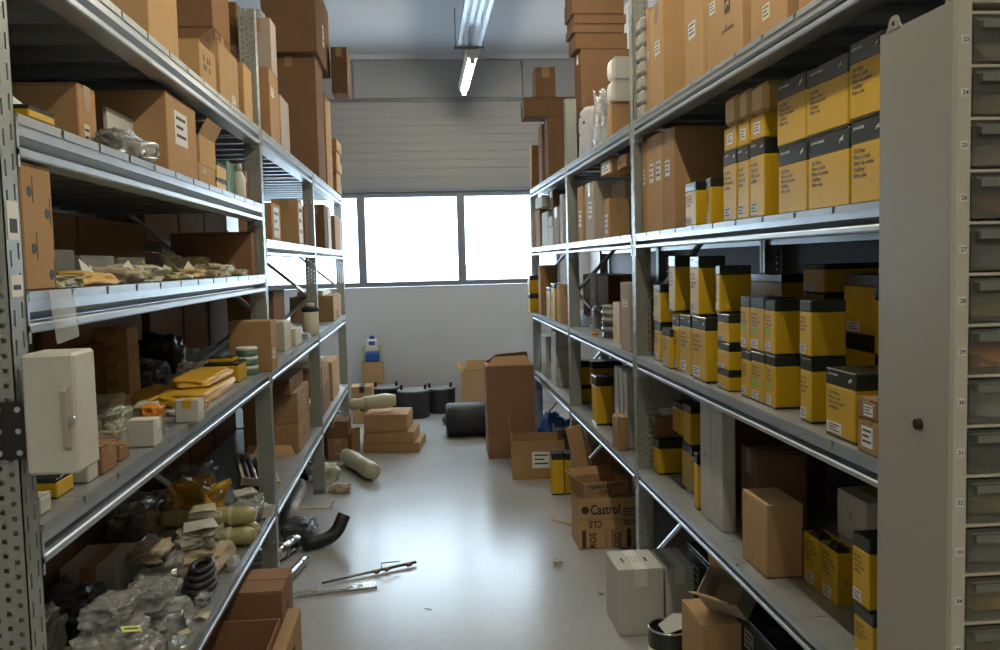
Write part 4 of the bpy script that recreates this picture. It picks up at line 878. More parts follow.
filt(LB(4, 55, 72, 479, d=.07, s=.04), 'small yellow box with black lid below the white lock box'+S, badge=False, text=False, lab=False)
carton(LB(4, 38, 50, d=.08, s=.02, h=.035), 'flat white packet beside the end post'+S, 'white_card', group=GW, tape=False)
bag(XL-.215, 2.06, LD[4]+.001, .16, .24, .10, 'clear', 'clear bag holding dark cans behind the salmon cartons'+S, seed=1, inside='poly_dark', amp=.3)
bag(XL-.20, 2.46, LD[4]+.001, .14, .22, .07, 'clear_green', 'greenish clear bag behind the white lidded box'+S, seed=6, amp=.35)
bag(XL-.31, 2.78, LD[4]+.001, .16, .22, .07, 'wrap_tan', 'brown wrapped bundle in the shade'+S, seed=0, amp=.3)
bag(XL-.05, 2.45, LD[4]+.001, .06, .12, .02, 'clear', 'small clear pouch next to the white lidded box'+S, seed=2, amp=.3)
for i, (s_, y_, w_, l_, h_, m_, nm) in enumerate(((.14, 2.36, .07, .05, .03, 'wrap_tan', 'tan paper wad behind the white lidded box'), (.06, 2.755, .09, .06, .02, 'white_card', 'white crumpled slip before the mailers'), (.19, 2.83, .10, .13, .035, 'wrap_cream', 'cream crumpled packet beside the shaded mailer'),
        (.13, 2.17, .07, .07, .03, 'white_card', 'white paper wad beside the salmon cartons'), (.14, 1.86, .12, .12, .05, 'clear_green', 'greenish bag behind the white upright packet'), (.26, 3.42, .07, .09, .05, 'wrap_grey', 'grey crumpled wrap behind the lying yellow box'), (.03, 2.86, .05, .07, .025, 'yellow_tan', 'tiny tan packet at the front edge before the mailers'))):
    bag(XL-s_, y_, LD[4]+.001, w_, l_, h_, m_, nm+S, seed=i, amp=.4, name='paper_wad', cat='paper', group='loose paper and wrappings')
carton(RM(2.02, 2.10, XL-.145, XL-.125, LD[4], .06, math.pi/2), 'slim white carton upright behind the bigger salmon carton'+S, 'white_card', group=GW, tape=False)
# far bays
P = carton(LB(4, 333.5, 341, 296, d=.34, s=.02), 'big brown carton in the end bay'+S, 'kraft', lab=[(.5, .2, .2, .3, 'ink')]); z = Z['top']
carton(RM(P['loc'][1]-P['w']/2+.02, P['loc'][1]+P['w']/2-.05, XL-.30, XL-.10, z+.001, .04, math.pi/2), 'low cream box on the big brown carton'+S, 'label_cream', tape=False)
carton(RM(5.15, 5.55, XL-.42, XL-.16, LD[4], .30, math.pi/2), 'dark upright carton in the middle bay'+S, 'kraft_dark')
o = thing('canister', 'cream labelled canister with dark lid by the middle post'+S, 'canister', (XL-.035, 5.775, LD[4]+.001)); MB().lathe([(.05, 0), (.052, .004), (.052, .15)], 20).build('body', 'label_cream', o, True); MB().lathe([(.054, .15), (.054, .175), (.04, .18)], 20).build('lid', 'black_plastic', o, True); MB().lathe([(.028, .18), (.028, .20), (.02, .205)], 16).build('cap', 'label_cream', o, True)
carton(LB(4, 295.5, 301.5, 329, d=.09, s=.02), 'small cream box with a yellow top'+S, 'label_cream', tm='yellow')
carton(LB(4, 284.5, 291, 322, d=.08, s=.04), 'small pale green box past the post'+S, 'wrap_cream', tape=False)
bagL(4, 306, 0, .03, .05, .14, .04, 'clear', 'small clear pouch at the middle bay front'+S, seed=4, amp=.4)

# ------------------------------------------------------------------ lowest shelf
S = SUF['L5']
def tray_item():
    o = thing('metal_tray', 'dark frame-like tray of rods leaning near the perforated post'+S, 'tray', (XL-.18, 4.50, LD[5]+.022), math.pi/2+.25, rx=.2)
    MB().box(-.30, -.09, 0, .30, -.075, .035).box(-.30, .075, 0, .30, .09, .035).box(-.30, -.075, 0, -.285, .075, .035).box(.285, -.075, 0, .30, .075, .035).build('frame', 'kraft_grey', o); MB().box(-.285, -.075, 0, .285, .075, .006).build('base', 'black_plastic', o)
    for i in range(4): MB().tube([(-.25, -.05+.033*i, .02), (.24, -.045+.033*i, .024)], .009, 8).build('rod', ('steel', 'steel_dark')[i % 2], o, True)
tray_item()
bag(XL-0.42, 4.22, LD[5]+.001, 0.22, 0.3, 0.15, 'clear', 'clear plastic bag with long fold past the yellow bag'+S, seed=0, amp=.4, inside='wrap_grey')
bag(XL-0.28, 3.74, LD[5]+.001, 0.25, 0.28, 0.20, 'poly_yellow', 'bulging yellow plastic bag'+S, seed=3, amp=.4)
bag(XL-0.5, 3.9, LD[5]+.001, 0.2, 0.14, 0.1, 'wrap_cream', 'flat cream wrapped bag near the post'+S, seed=6, amp=.3)
bag(XL-0.075, 3.76, LD[5]+.001, 0.15, 0.34, 0.10, 'clear', 'long clear plastic bag at the front edge near the post'+S, seed=2, amp=.4, inside='white_card')
bag(XL-0.49, 3.6, LD[5]+.001, 0.16, 0.38, 0.15, 'clear_green', 'dull greenish bag deep behind the yellow bag'+S, seed=5, amp=.3, inside='wrap_tan')
filt(RM(3.10, 3.30, XL-.47, XL-.33, LD[5], .10, math.pi/2), 'yellow box with a dark blue lid among the bags'+S, band=.45, lab=False, text=False, badge=False)
def rolls():
    Xc = XL-.16; Yc = 3.42
    for i, (dy, dz, nm) in enumerate(((-.038, 0, 'bottom entrance-side'), (.038, 0, 'bottom end-wall-side'), (0, .068, 'top'))):
        o = thing('wrapped_roll', nm+' olive wrapped roll in the pile of three'+S, 'roll', (Xc, Yc+dy, LD[5]+.001+dz), 0, 'olive wrapped rolls')
        n = 14; q = MB()
        q.tube([(-.18+.36*k/n, .003*math.sin(3*k+i), .037+.002*math.cos(2*k)) for k in range(n+1)], [.022]+[.034+.002*math.sin(4*k+i) for k in range(1, n)]+[.022], 14); q.build('roll', 'wrap_olive', o, True)
        for x in (-.1, .09): MB().tube([(x-.008, 0, .037), (x+.008, 0, .037)], .0372, 14, False).build('band', 'wrap_cream', o, True)
        if i != 1: MB().box(-.06, -.0385, .045, .06, -.030, .066).build('label', 'white_paper', o)
rolls()
carton(RM(2.82, 3.06, XL-.47, XL-.30, LD[5], .13, math.pi/2), 'carton toned pale for its lit lid, among the bags'+S, 'kraft_grey')  # pale card tone stands in for light striking the lid
bag(XL-0.13, 3.17, LD[5]+.001, 0.22, 0.27, 0.085, 'wrap_tan', 'tan paper bundle in a clear bag before the olive rolls'+S, seed=1, amp=.4)
bag(XL-0.035, 3.52, LD[5]+.001, 0.06, 0.1, 0.06, 'clear_green', 'greenish clear bag hugging the front edge by the rolls'+S, seed=7, amp=.35)
def coil():
    Xc, Yc = XL-.075, 2.93
    o = thing('hose_coil', 'coiled black hoses lying on the deck edge'+S, 'hose', (Xc, Yc, LD[5]+.014))
    for j in range(4):
        r = .055-.006*j; n = 20; MB().tube([(r*.8*math.cos(t*2*math.pi/n), r*1.6*math.sin(t*2*math.pi/n)+.01*j, .002+.018*j) for t in range(n+1)], .011, 7, False).build('loop', 'black_rubber', o, True)
coil()
bag(XL-0.21, 2.93, LD[5]+.001, 0.14, 0.22, 0.12, 'clear', 'clear bag of metal brackets by the coiled hoses'+S, seed=6, amp=.4, inside='steel')
bag(XL-0.12, 2.28, LD[5]+.001, 0.21, 0.26, 0.17, 'clear', 'large clear bag with a lime note'+S, seed=4, amp=.35, inside='white_card', note=(.22, -.12, .90, .05, .02, 'lime'))
bag(XL-0.13, 2.6, LD[5]+.001, 0.2, 0.26, 0.1, 'clear', 'clear bag of clips between the lime-note bag and hoses'+S, seed=1, amp=.4, inside='steel_dark')
bag(XL-0.035, 2.8, LD[5]+.001, 0.05, 0.08, 0.035, 'clear', 'small clear bag of washers on the deck edge'+S, seed=3, amp=.4, inside='ring')
bag(XL-0.36, 2.62, LD[5]+.001, 0.2, 0.26, 0.15, 'poly_dark', 'dark plastic bag against the rear'+S, seed=2, amp=.35)
bag(XL-0.16, 1.97, LD[5]+.001, 0.2, 0.24, 0.13, 'poly_dark', 'glossy dark bag beside the end post'+S, seed=7, amp=.35)
bag(XL-0.38, 2.32, LD[5]+.001, 0.2, 0.26, 0.2, 'clear_green', 'tall greenish bag standing behind the large clear bag'+S, seed=0, amp=.35)
bag(XL-.022, 2.44, LD[5]+.001, .045, .12, .04, 'clear', 'clear bag of bolts at the deck edge'+S, seed=5, amp=.4, inside='steel')
bag(XL-.13, 2.58, LD[5]+.102, .16, .2, .05, 'clear', 'crinkled clear bag lying on the bag of clips'+S, seed=7, amp=.45)
bag(XL-.14, 2.30, LD[5]+.172, .14, .18, .05, 'clear', 'thin clear bag lying on the lime-note bag'+S, seed=3, amp=.45)
bag(XL-.14, 3.17, LD[5]+.087, .17, .20, .045, 'clear_green', 'greenish film heap on the tan paper bundle'+S, seed=6, amp=.45)
bag(XL-.22, 2.94, LD[5]+.122, .13, .2, .05, 'wrap_tan', 'torn tan wrapper lying on the bag of brackets'+S, seed=2, amp=.45)
bag(XL-.012, 3.14, LD[5]+.001, .03, .12, .04, 'clear', 'narrow clear bag between hoses and olive rolls'+S, seed=1, amp=.4)
bag(XL-.40, 3.36, LD[5]+.001, .06, .09, .13, 'poly_dark', 'dark bag behind the olive rolls'+S, seed=4, amp=.4)
for i, (s_, y_, z_, m_, a_, nm) in enumerate(((.13, 3.19, .135, 'white_card', .3, 'white wrapper sheet crumpled on the greenish film heap'), (.005, 2.68, .004, 'wrap_cream', -.4, 'cream paper scrap lying flat by the bag of clips'), (.17, 3.40, .139, 'wrap_cream', .1, 'cream slip lying across the olive rolls'), (.085, 3.76, .105, 'white_card', .5, 'white slip resting on the long clear bag'), (.03, 2.56, .003, 'label_cream', .9, 'small cream tag at the deck edge'))):
    o = thing('paper_sheet', nm+S, 'paper', (XL-s_, y_, LD[5]+z_), a_); k_ = (.06, .022, .05, .05, .02)[i]
    MB().poly_slab([(-k_, -k_*.8, 0), (k_*.2, -k_, .012), (k_, -k_*.5, .002), (k_*.8, k_*.7, .016), (-k_*.1, k_, .004), (-k_*.9, k_*.6, .012)], (0, 0, .0012)).build('sheet', m_, o)
carton(RM(1.70, 2.35, XL-.72, XL-.55, LD[5], .30, math.pi/2), 'added dark carton filling the rear by the end post'+S, 'kraft_dark')
carton(RM(2.40, 3.15, XL-.72, XL-.55, LD[5], .26, math.pi/2), 'added long dark carton filling the rear middle'+S, 'kraft_dark')
carton(RM(3.2, 3.9, XL-.72, XL-.60, LD[5], .34, math.pi/2), 'added tall dark carton filling the rear near the perforated post'+S, 'kraft_dark')  # the three rear cartons are added to stand in for darkness behind the bags
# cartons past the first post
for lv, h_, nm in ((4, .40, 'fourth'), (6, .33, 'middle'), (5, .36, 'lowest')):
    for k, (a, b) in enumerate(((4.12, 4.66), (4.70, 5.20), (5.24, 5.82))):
        carton(RM(a, b, XL-.72, XL-.54, LD[lv], h_-.03*k, math.pi/2), ('first', 'second', 'third')[k]+' added dark carton filling the middle bay rear, '+nm+' deck of bag-filled rack', 'kraft_dark')  # added to hide the bright wall and keep the bay rear dark
P = carton(RM(5.05, 5.55, XL-.34, XL-.035, LD[5], .165, math.pi/2), 'lower brown carton with taped end in the middle bay'+S, 'kraft', lab=[(.5, .5, .3, .5, 'kraft_light')]); z = Z['top']
P = carton(RM(5.05, 5.55, XL-.34, XL-.035, z+.001, .175, math.pi/2), 'second brown carton with taped end in the middle bay'+S, 'kraft', lab=[(.5, .5, .3, .5, 'kraft_light')]); z = Z['top']
carton(RM(4.95, 5.5, XL-.36, XL-.06, z+.001, .09, math.pi/2), 'flat dark carton on the two taped cartons'+S, 'kraft_dark')
o = thing('cardboard_sheet', 'slanting tan cardboard scrap before the taped cartons'+S, 'cardboard', (XL-.15, 4.98, LD[5]+.001), .2); MB().poly_slab([(-.17, 0, 0), (.10, 0, 0), (.08, .03, .05), (-.15, .03, .07)], (0, .005, 0)).build('sheet', 'kraft_light', o)
P = carton(RM(6.25, 6.75, XL-.30, XL-.03, LD[5], .20, math.pi/2), 'lower brown carton past the middle post'+S, 'kraft_red'); z = Z['top']
carton(RM(6.25, 6.7, XL-.26, XL-.03, z+.001, .14, math.pi/2), 'upper brown carton past the middle post'+S, 'kraft')
carton(RM(6.95, 7.5, XL-.30, XL-.03, LD[5], .30, math.pi/2), 'pale-edged brown carton in the end bay'+S, 'kraft_light')
bag(XL-.14, 6.09, LD[5]+.001, .22, .24, .16, 'wrap_cream', 'cream crumpled bag past the middle post'+S, seed=3, amp=.35)

# ------------------------------------------------------------------ on the floor, bag-filled rack side
S = ' on the floor'
carton(RM(3.30, 3.56, XL-.25, XL+.125, 0, .295, math.pi/2), 'brown carton with a stamped top half under the bag-filled rack', 'kraft_red', lab=[(.5, .5, .25, .4, 'ink_brown')], tape=False)
P = carton(RM(2.66, 3.10, XL-.18, XL+.150, 0, .27, math.pi/2), 'empty open brown carton half under the bag-filled rack', 'kraft_red', opened=True, flaps=(None, None, None, None))
carton(RM(2.70, 3.24, XL+.155, XL+.20, 0, .25, math.pi/2), 'narrow brown carton standing beside the empty open carton'+S, 'kraft', lab=[(.6, .6, .2, .3, 'ink_brown')])
o = thing('parts_crate', 'low crate of small dark parts under the bag-filled rack'+S, 'crate', (XL-.10, 3.74, 0), math.pi/2)
MB().box(-.13, -.14, 0, .13, .14, .006).box(-.13, -.14, .006, .13, -.134, .14).box(-.13, .134, .006, .13, .14, .14).box(-.13, -.134, .006, -.124, .134, .14).box(.124, -.134, .006, .13, .134, .14).build('body', 'kraft_grey', o)
for i in range(5): link('part', blob_m(i, ('steel_dark', 'black_rubber', 'kraft_red', 'steel', 'wrap_tan')[i], .22), o, (-.08+.04*i, -.05+.05*(i % 3), .07), (0, 0, i), (.08, .10, .08))
def tubebag(p0, p1, r, m, label, name='wrapped_tube', cat='tube', mid='clear', z=0.0, wob=.006, cap=None):
    (ax, ay), (bx, by) = ground(*p0, z), ground(*p1, z); n = 10; o = thing(name, label, cat, ((ax+bx)/2, (ay+by)/2, z+.001)); q = MB(); rr = []
    pts = []
    for k in range(n+1):
        t = k/n-.5; pts.append(((bx-ax)*t, (by-ay)*t, r+wob)); rr.append(r*(.94+.06*math.sin(5*k+r*99)) if 0 < k < n else r*.8)
    q.tube(pts, rr, 14); q.build('tube', m, o, True)
    d = Vector((bx-ax, by-ay, 0)).normalized(); L_ = math.hypot(bx-ax, by-ay)
    for t in (-.28, .22): MB().tube([tuple(d*(L_*t-.012)+Vector((0, 0, r+wob))), tuple(d*(L_*t+.012)+Vector((0, 0, r+wob)))], r*1.06, 14, False).build('strap', cap or mid, o, True)
    return o
tubebag((300, 494), (289, 527), .055, 'wrap_grey', 'shiny film-wrapped tube lying nearly along the rack'+S, mid='label_cream')
bag(*ground(300, 535), .001, .20, .24, .10, 'poly_dark', 'glossy dark bag beside the black elbow hose'+S, seed=1, amp=.3)
tubebag((298, 549), (276, 564), .040, 'clear', 'clear-wrapped tube running to the elbow hose'+S, mid='steel')
tubebag((306, 564), (286, 586), .022, 'foil', 'thin silver-wrapped tube beside the rack foot'+S)
def elbow():
    x, y = ground(322, 548); o = thing('elbow_hose', 'black rubber elbow hose with one end raised'+S, 'hose', (x, y, .001)); r = .036
    pts = []; x2, y2 = ground(339, 519)
    dx, dy = .13, .07
    for k in range(11):
        a = k/10*math.radians(68); pts.append((.10*math.sin(a)*1.0+.0, .06*math.sin(a), r+.004+.10*(1-math.cos(a))))
    e = Vector(pts[-1]); t = (e-Vector(pts[-2])).normalized(); pts = [(-.09, -.05, r+.004), (-.04, -.024, r+.004)]+pts+[tuple(e+t*.06)]
    MB().tube(pts, r, 18, True).build('hose', 'black_rubber', o, True); f = Vector(pts[-1]); MB().tube([tuple(f), tuple(f+t*.0015)], r*.8, 16).build('bore', 'ink', o)
elbow()
def scoop():
    x, y = ground(317, 508); o = thing('metal_bracket', 'pale flat metal bracket with upturned tip'+S, 'bracket', (x, y, .001), -.05)
    MB().poly_slab([(-.10, -.02, 0), (.08, -.025, 0), (.08, .025, 0), (-.10, .02, 0)], (0, 0, .006)).build('plate', 'kraft_grey', o); MB().poly_slab([(.08, -.026, 0), (.105, -.026, .05), (.110, -.026, .05), (.087, -.026, 0)], (0, .052, 0)).build('tip', 'kraft_grey', o)
scoop()
def wiper():
    (ax, ay), (bx, by) = ground(322, 585), ground(416, 565); o = thing('windscreen_wiper', 'long dark wiper arm reaching across the floor', 'wiper', (ax, ay, .001)); d = Vector((bx-ax, by-ay, 0))
    MB().tube([(0, 0, .008), tuple(d*.5+Vector((0, 0, .012))), tuple(d+Vector((0, 0, .014)))], [.005, .007, .008], 8).build('arm', 'steel_dark', o, True)
    for t in (.55, .66, .9): MB().tube([tuple(d*t+Vector((0, -.012, .01))), tuple(d*(t+.05)+Vector((0, -.012, .014)))], .010, 8).build('joint', 'bronze', o, True)
    MB().tube([tuple(d*.62+Vector((0, 0, .014))), tuple(d*.62+Vector((0, 0, .045))), tuple(d*.82+Vector((0, 0, .035)))], .003, 6).build('clip', 'steel_dark', o)
    (ax, ay), (bx, by) = ground(288, 597), ground(376, 586); d = Vector((bx-ax, by-ay, 0)); o = thing('sleeved_wiper', 'long wiper in a clear flat sleeve beside the dark arm', 'wiper', (ax, ay, .001)); nrm = Vector((-d.y, d.x, 0)).normalized()*.035
    MB().poly_slab([tuple(-nrm), tuple(d-nrm), tuple(d+nrm), tuple(nrm)], (0, 0, .012)).build('sleeve', 'clear', o); MB().tube([tuple(d*.03+Vector((0, 0, .006))), tuple(d*.98+Vector((0, 0, .006)))], .0045, 8).build('blade', 'kraft_grey', o)
    for t in (.3, .7, .82): MB().box(d.x*t-.012, d.y*t-.012, .0122, d.x*t+.012, d.y*t+.012, .014).build('clip', 'bronze', o)
wiper()
bag(*ground(327, 480), .001, .20, .22, .13, 'wrap_cream', 'cream crumpled bundle spilling past the middle post'+S, seed=2, amp=.4)
tubebag((346, 464), (374, 482), .062, 'wrap_cream', 'cream wrapped bundle tapering onto open floor'+S, mid='wrap_tan')
bag(*ground(340, 492), .001, .16, .12, .06, 'wrap_tan', 'small tan litter heap at the middle post foot'+S, seed=5, amp=.5)
bag(*ground(292, 478), .001, .26, .26, .10, 'poly_dark', 'flat dark bag under the middle bay'+S, seed=6, amp=.3)
GBK = 'cartons at the far end of the bag-filled rack'
P = carton(GB((328, 461), (349, 459), 439, d=.32), 'dark brown carton under the end bay'+S, 'kraft_red', lab=[(.5, .5, .3, .5, 'kraft')]); z = Z['top']
carton(GB((326, 466), (349, 462), d=.30, h=.13, z0=z+.001) if False else RM(P['loc'][1]-.14, P['loc'][1]+.14, P['loc'][0]-.13, P['loc'][0]+.12, z+.002, .13, 0), 'dark carton on the dark brown one under the end bay', 'kraft_dark')
carton(GB((352, 452), (361, 450), 428, d=.2), 'narrow brown carton wedged beside the flat carton pile'+S, 'kraft')
P = carton(GB((363, 453), (420, 452), 443.5, d=.42), 'longest brown carton at the bottom of the flat pile'+S, 'kraft', tape=False); z = Z['top']; c = P['loc']; w = P['w']
carton(dict(loc=(c[0]-.02, c[1], z+.002), rz=P['rz'], w=w-.05, d=.40, h=.085), 'middle brown carton of the flat pile'+S.replace(' on the floor', ''), 'kraft', tape=False); z += .088
carton(dict(loc=(c[0]-.045, c[1]+.01, z+.001), rz=P['rz'], w=w-.11, d=.38, h=.135), 'shortest brown carton on top of the flat pile', 'kraft', tape=False); z2 = z+.137
o = thing('wrapped_roll', 'cream plastic-wrapped roll lying over the far cartons', 'roll', (P['loc'][0]-.28, P['loc'][1]-.05, z2+.025), .12)
MB().tube([(-.07, .02, .05), (-.045, .0, .05), (.0, .0, .055), (.10, .0, .06), (.22, .02, .065), (.30, .02, .065)], [.03, .05, .042, .055, .062, .045], 14).build('roll', 'wrap_cream', o, True); MB().tube([(.04, 0, .057), (.07, 0, .058)], .056, 14, False).build('strap', 'wrap_tan', o, True)
P = carton(GB((353, 424), (374, 423), 405, d=.26), 'lower strapped tan carton near the drums'+S, 'kraft_light', tm='ink'); z = Z['top']
carton(RM(P['loc'][1]-.12, P['loc'][1]+.12, P['loc'][0]-.10, P['loc'][0]+.10, z+.002, .17, 0), 'upper strapped tan carton near the drums', 'kraft_light', tm='ink')
# far end of the aisle
P = carton(GB((363, 411.5), (383, 411.5), 362, d=.10), 'upright tan carton at the end wall carrying a jug'+S, 'kraft_light', tape=False); z = Z['top']
o = thing('jug', 'white and blue jug with lime handles on the end-wall carton', 'jug', (P['loc'][0], P['loc'][1], z+.001))
cham(.14, .11, .10, .012).build('base', 'blue_plastic', o); cham(.12, .09, .13, .02, .10).build('body', 'white_paper', o); MB().lathe([(.025, .23), (.025, .26), (.02, .265)], 14).build('cap', 'blue_plastic', o, True)
sticker(o, 0, -.045, .19, .06, .04, 'blue_plastic')
for s in (-1, 1): MB().tube([(s*.07, 0, .02), (s*.095, 0, .03), (s*.095, 0, .15), (s*.06, 0, .16)], .007, 8).build('handle', 'lime', o, True)
def drum(px, py, wpx, ytop, label):
    x, y = ground(px, py); r = wpx*(y+.2)/FPX/2; y += r; h = py_z(ytop, x, y-r*.0)-.0; o = thing('drum', label, 'drum', (x, y, .001), 0, 'black drums by the end wall')
    MB().lathe([(r*.94, 0), (r*.96, .01), (r, h*.5), (r, h*.86), (r*1.03, h*.88), (r*1.03, h*.94), (r, h*.955)], 28).build('body', 'drum_black', o, True)
    MB().lathe([(r*.97, h*.956), (r*.97, h*.985), (r*.9, h)], 28).build('lid', 'drum_lid_sheen', o, True)
    for s in (-1, 1): MB().tube([(s*r*.7, -r*.2, h*.98), (s*r*.72, -r*.2, h+.045)], .014, 8).build('lid_knob', 'black_plastic', o)
drum(386.5, 416.5, 29, 386, 'black lidded drum next to the strapped cartons')
drum(414, 419.5, 33, 389, 'black lidded drum standing between two others')
drum(441, 414, 30, 387, 'black lidded drum next to the leaning open carton')
o = carton(GB((462, 414), (492, 414), 372, d=.26), 'open tan carton with raised flap behind the black roll'+S, 'kraft_light', opened=True, flaps=(.5, None, None, .2), fl=.35)
def ring(px, py, R, r, label, z=0.0, tilt=0.0):
    x, y = ground(px, py, z); o = thing('rubber_ring', label, 'tyre', (x, y, z+.001), 0, 'black rubber rings', rx=tilt)
    n = 28; MB().tube([(R*math.cos(2*math.pi*k/n), R*math.sin(2*math.pi*k/n), r+.001) for k in range(n+1)], r, 10, False).build('ring', 'black_rubber', o, True)
    MB().tube([(R*math.cos(2*math.pi*k/n), R*math.sin(2*math.pi*k/n), r*2+.001) for k in range(n+1)], r*.25, 6, False).build('bead', 'drum_black', o, True)
    return x, y
ring(456, 424, .09, .04, 'black rubber ring lying behind the big black roll'+S)
ring(482, 421, .06, .03, 'small black rubber ring beside the larger ring'+S)
(ax, ay), (bx, by) = ground(447, 440), ground(488, 438); r = .145
o = thing('rubber_roll', 'thick black rubber roll lying across the aisle end'+S, 'roll', ((ax+bx)/2, (ay+by)/2+r, .001)); L_ = bx-ax
MB().tube([(-L_/2, 0, r), (-L_/2+.02, 0, r), (0, 0, r), (L_/2+.04, 0, r)], [r*.9, r, r, r], 26).build('roll', 'black_rubber', o, True); MB().tube([(-L_/2-.001, 0, r), (-L_/2, 0, r)], r*.5, 20).build('bore', 'ink', o)

# ------------------------------------------------------------------ on the floor, yellow-box rack side
P = carton(GB((488.5, 459), (536, 457), 366, d=.30), 'tall reddish carton with lifted top flaps standing in the aisle', 'kraft_red', tape=False)
w, d, h = P['w'], P['d'], P['h']
MB().poly_slab([(-w/2+.01, -d/2+.01, h), (w/2-.01, -d/2+.01, h), (w/2-.05, -.02, h+.06), (-w/2+.06, -.02, h+.055)], (0, 0, .004)).build('flap', 'kraft', P['o'])
MB().poly_slab([(-w/2+.01, d/2-.01, h), (w/2-.01, d/2-.01, h), (w/2-.03, .03, h+.085), (-w/2+.09, .03, h+.07)], (0, 0, .004)).build('flap', 'kraft', P['o'])
P = carton(GB((512.5, 480), (566, 478.5), 441, d=.30), 'open tan carton with shipping label beside the tall reddish carton'+S, 'kraft', opened=True, flaps=(.10, None, None, None), fl=.32, lab=[(.55, .5, .35, .42), (.88, .45, .12, .5, 'yellow')])
(ax, ay), (bx, by) = ground(552, 495.5), ground(564.8, 495); 
filt(GB((552, 495.5), (564.5, 495), 453.5, d=.12), 'yellow box, outer of the strapped floor pair'+S, badge=False, text=False, lab=False, band=.16)
filt(GB((565.2, 495), (577.5, 494.3), 453.5, d=.12), 'yellow box, inner of the strapped floor pair'+S, badge=False, text=False, lab=False, band=.16)
(ax, ay) = ground(580, 487); (bx, by) = ground(597, 485)
o = thing('cardboard_sheet', 'tan cardboard board leaning behind the oil carton pile', 'cardboard', (.955, 5.02, .012), 0); o.rotation_euler = (0, -.2, 0)
cham(.095, .012, .54, .002).build('board', 'kraft', o)
P = carton(RM(5.55, 6.15, XR+.16, XR+.42, 0, .30, -math.pi/2), 'brown carton below the end bay of the yellow-box rack'+S, 'kraft'); z = Z['top']
carton(RM(5.58, 6.1, XR+.14, XR+.46, z+.001, .10, -math.pi/2), 'flat pale carton on the carton below the end bay', 'kraft_grey', tape=False)
bag(XR+.10, 6.75, .001, .26, .3, .34, 'blue_plastic', 'blue plastic bag under the end bay of the yellow-box rack'+S, seed=3, amp=.35)
bag(XR+.12, 6.38, .001, .22, .24, .30, 'clear', 'clear film bag beside the blue bag'+S, seed=5, amp=.35, inside='white_card')
# printed cartons
P = GB((578.5, 550), (638, 547), d=.22, h=.155)
P = carton(P, 'lower carton printed with upside-down letters in the oil carton pile'+S, 'kraft_light', tape=False); z = Z['top']
w, d, h = P['w'], P['d'], P['h']
for (b_, u, v, tw, th, rot) in (('CLS', .40, .96, .22, .24, math.pi), ('ROS', .30, .04, .26, .12, -math.pi/2), ('DISO', .72, .04, .24, .12, -math.pi/2), ('OIL', .96, .96, .22, .20, math.pi)):
    lettering(P['o'], b_, 'ink', -w/2+u*w, -d/2-.0012, v*h, tw*w, th*w if abs(rot) < 2 else th*h, flip=rot)
for u, m_ in ((.06, 'ink_brown'), (.44, 'kraft'), (.55, 'kraft_red'), (.82, 'ink_brown')): MB().box(-w/2+u*w, -d/2-.0006, h*.03, -w/2+(u+.07)*w, -d/2, h*.64).build('print', m_, P['o'])
P = dict(loc=(P['loc'][0], P['loc'][1], z+.001), rz=P['rz'], w=w, d=d, h=.11)
P = carton(P, 'oil carton with round logo and brand lettering, middle of the pile', 'kraft_light', tape=False); z = P['loc'][2]+P['h']; h = P['h']
lettering(P['o'], 'Castrol', 'ink', -w/2+.21*w, -d/2-.0008, h*.22, w*.50, h*.50)
q = MB().lathe([(h*.19, 0), (h*.19, .0007)], 18).build('round_logo', 'ink_brown', P['o']); q.location = (-w/2+.12*w, -d/2, h*.46); q.rotation_euler = (math.pi/2, 0, 0)
sticker(P['o'], w*.36, -d/2, h*.30, w*.24, h*.5, 'kraft')
P = dict(loc=(P['loc'][0]-.02, P['loc'][1]+.01, z+.0035), rz=P['rz']+.22, w=w*.80, d=d*.85, h=.075)
P = carton(P, 'crushed carton with rows of letters on the oil carton pile', 'kraft', opened=True, flaps=(.8, None, None, .7), fl=.25); w, d, h = P['w'], P['d'], P['h']
lettering(P['o'], 'HANDLE WITH\n       CARE', 'ink', -w/2+.12*w, -d/2-.0008, h*.15, w*.76, h*.7)
# white cartons
P = carton(GB((619, 637), (665, 634), 569.5, d=.235), 'big white carton with printed top'+S+' beside the rack', 'white_card', group=GW, tm='white_paper')
w, d, h = P['w'], P['d'], P['h']
for u, v, a_, b_ in ((-.30, -.02, .05, .22), (.22, -.02, .05, .22)): MB().box(u*w, (v-b_/2)*d, h+.0008, (u+a_)*w, (v+b_/2)*d, h+.0012).build('print', 'ink_brown', P['o'])
for k in range(4): MB().box((-.14+.08*k)*w, -.16*d, h+.0008, (-.12+.08*k)*w, .16*d, h+.0012).build('print', 'kraft_grey', P['o'])
rzw = P['rz']; ux, uy = math.cos(rzw), math.sin(rzw)
c = P['loc']; w2 = .115; off = w/2+w2/2+.008
carton(dict(loc=(c[0]+ux*off+uy*.0, c[1]+uy*off-ux*.0, .001), rz=rzw, w=w2, d=.235, h=h*1.0), 'narrow white carton behind the big printed white one'+S, 'white_card', group=GW, tm='white_paper')
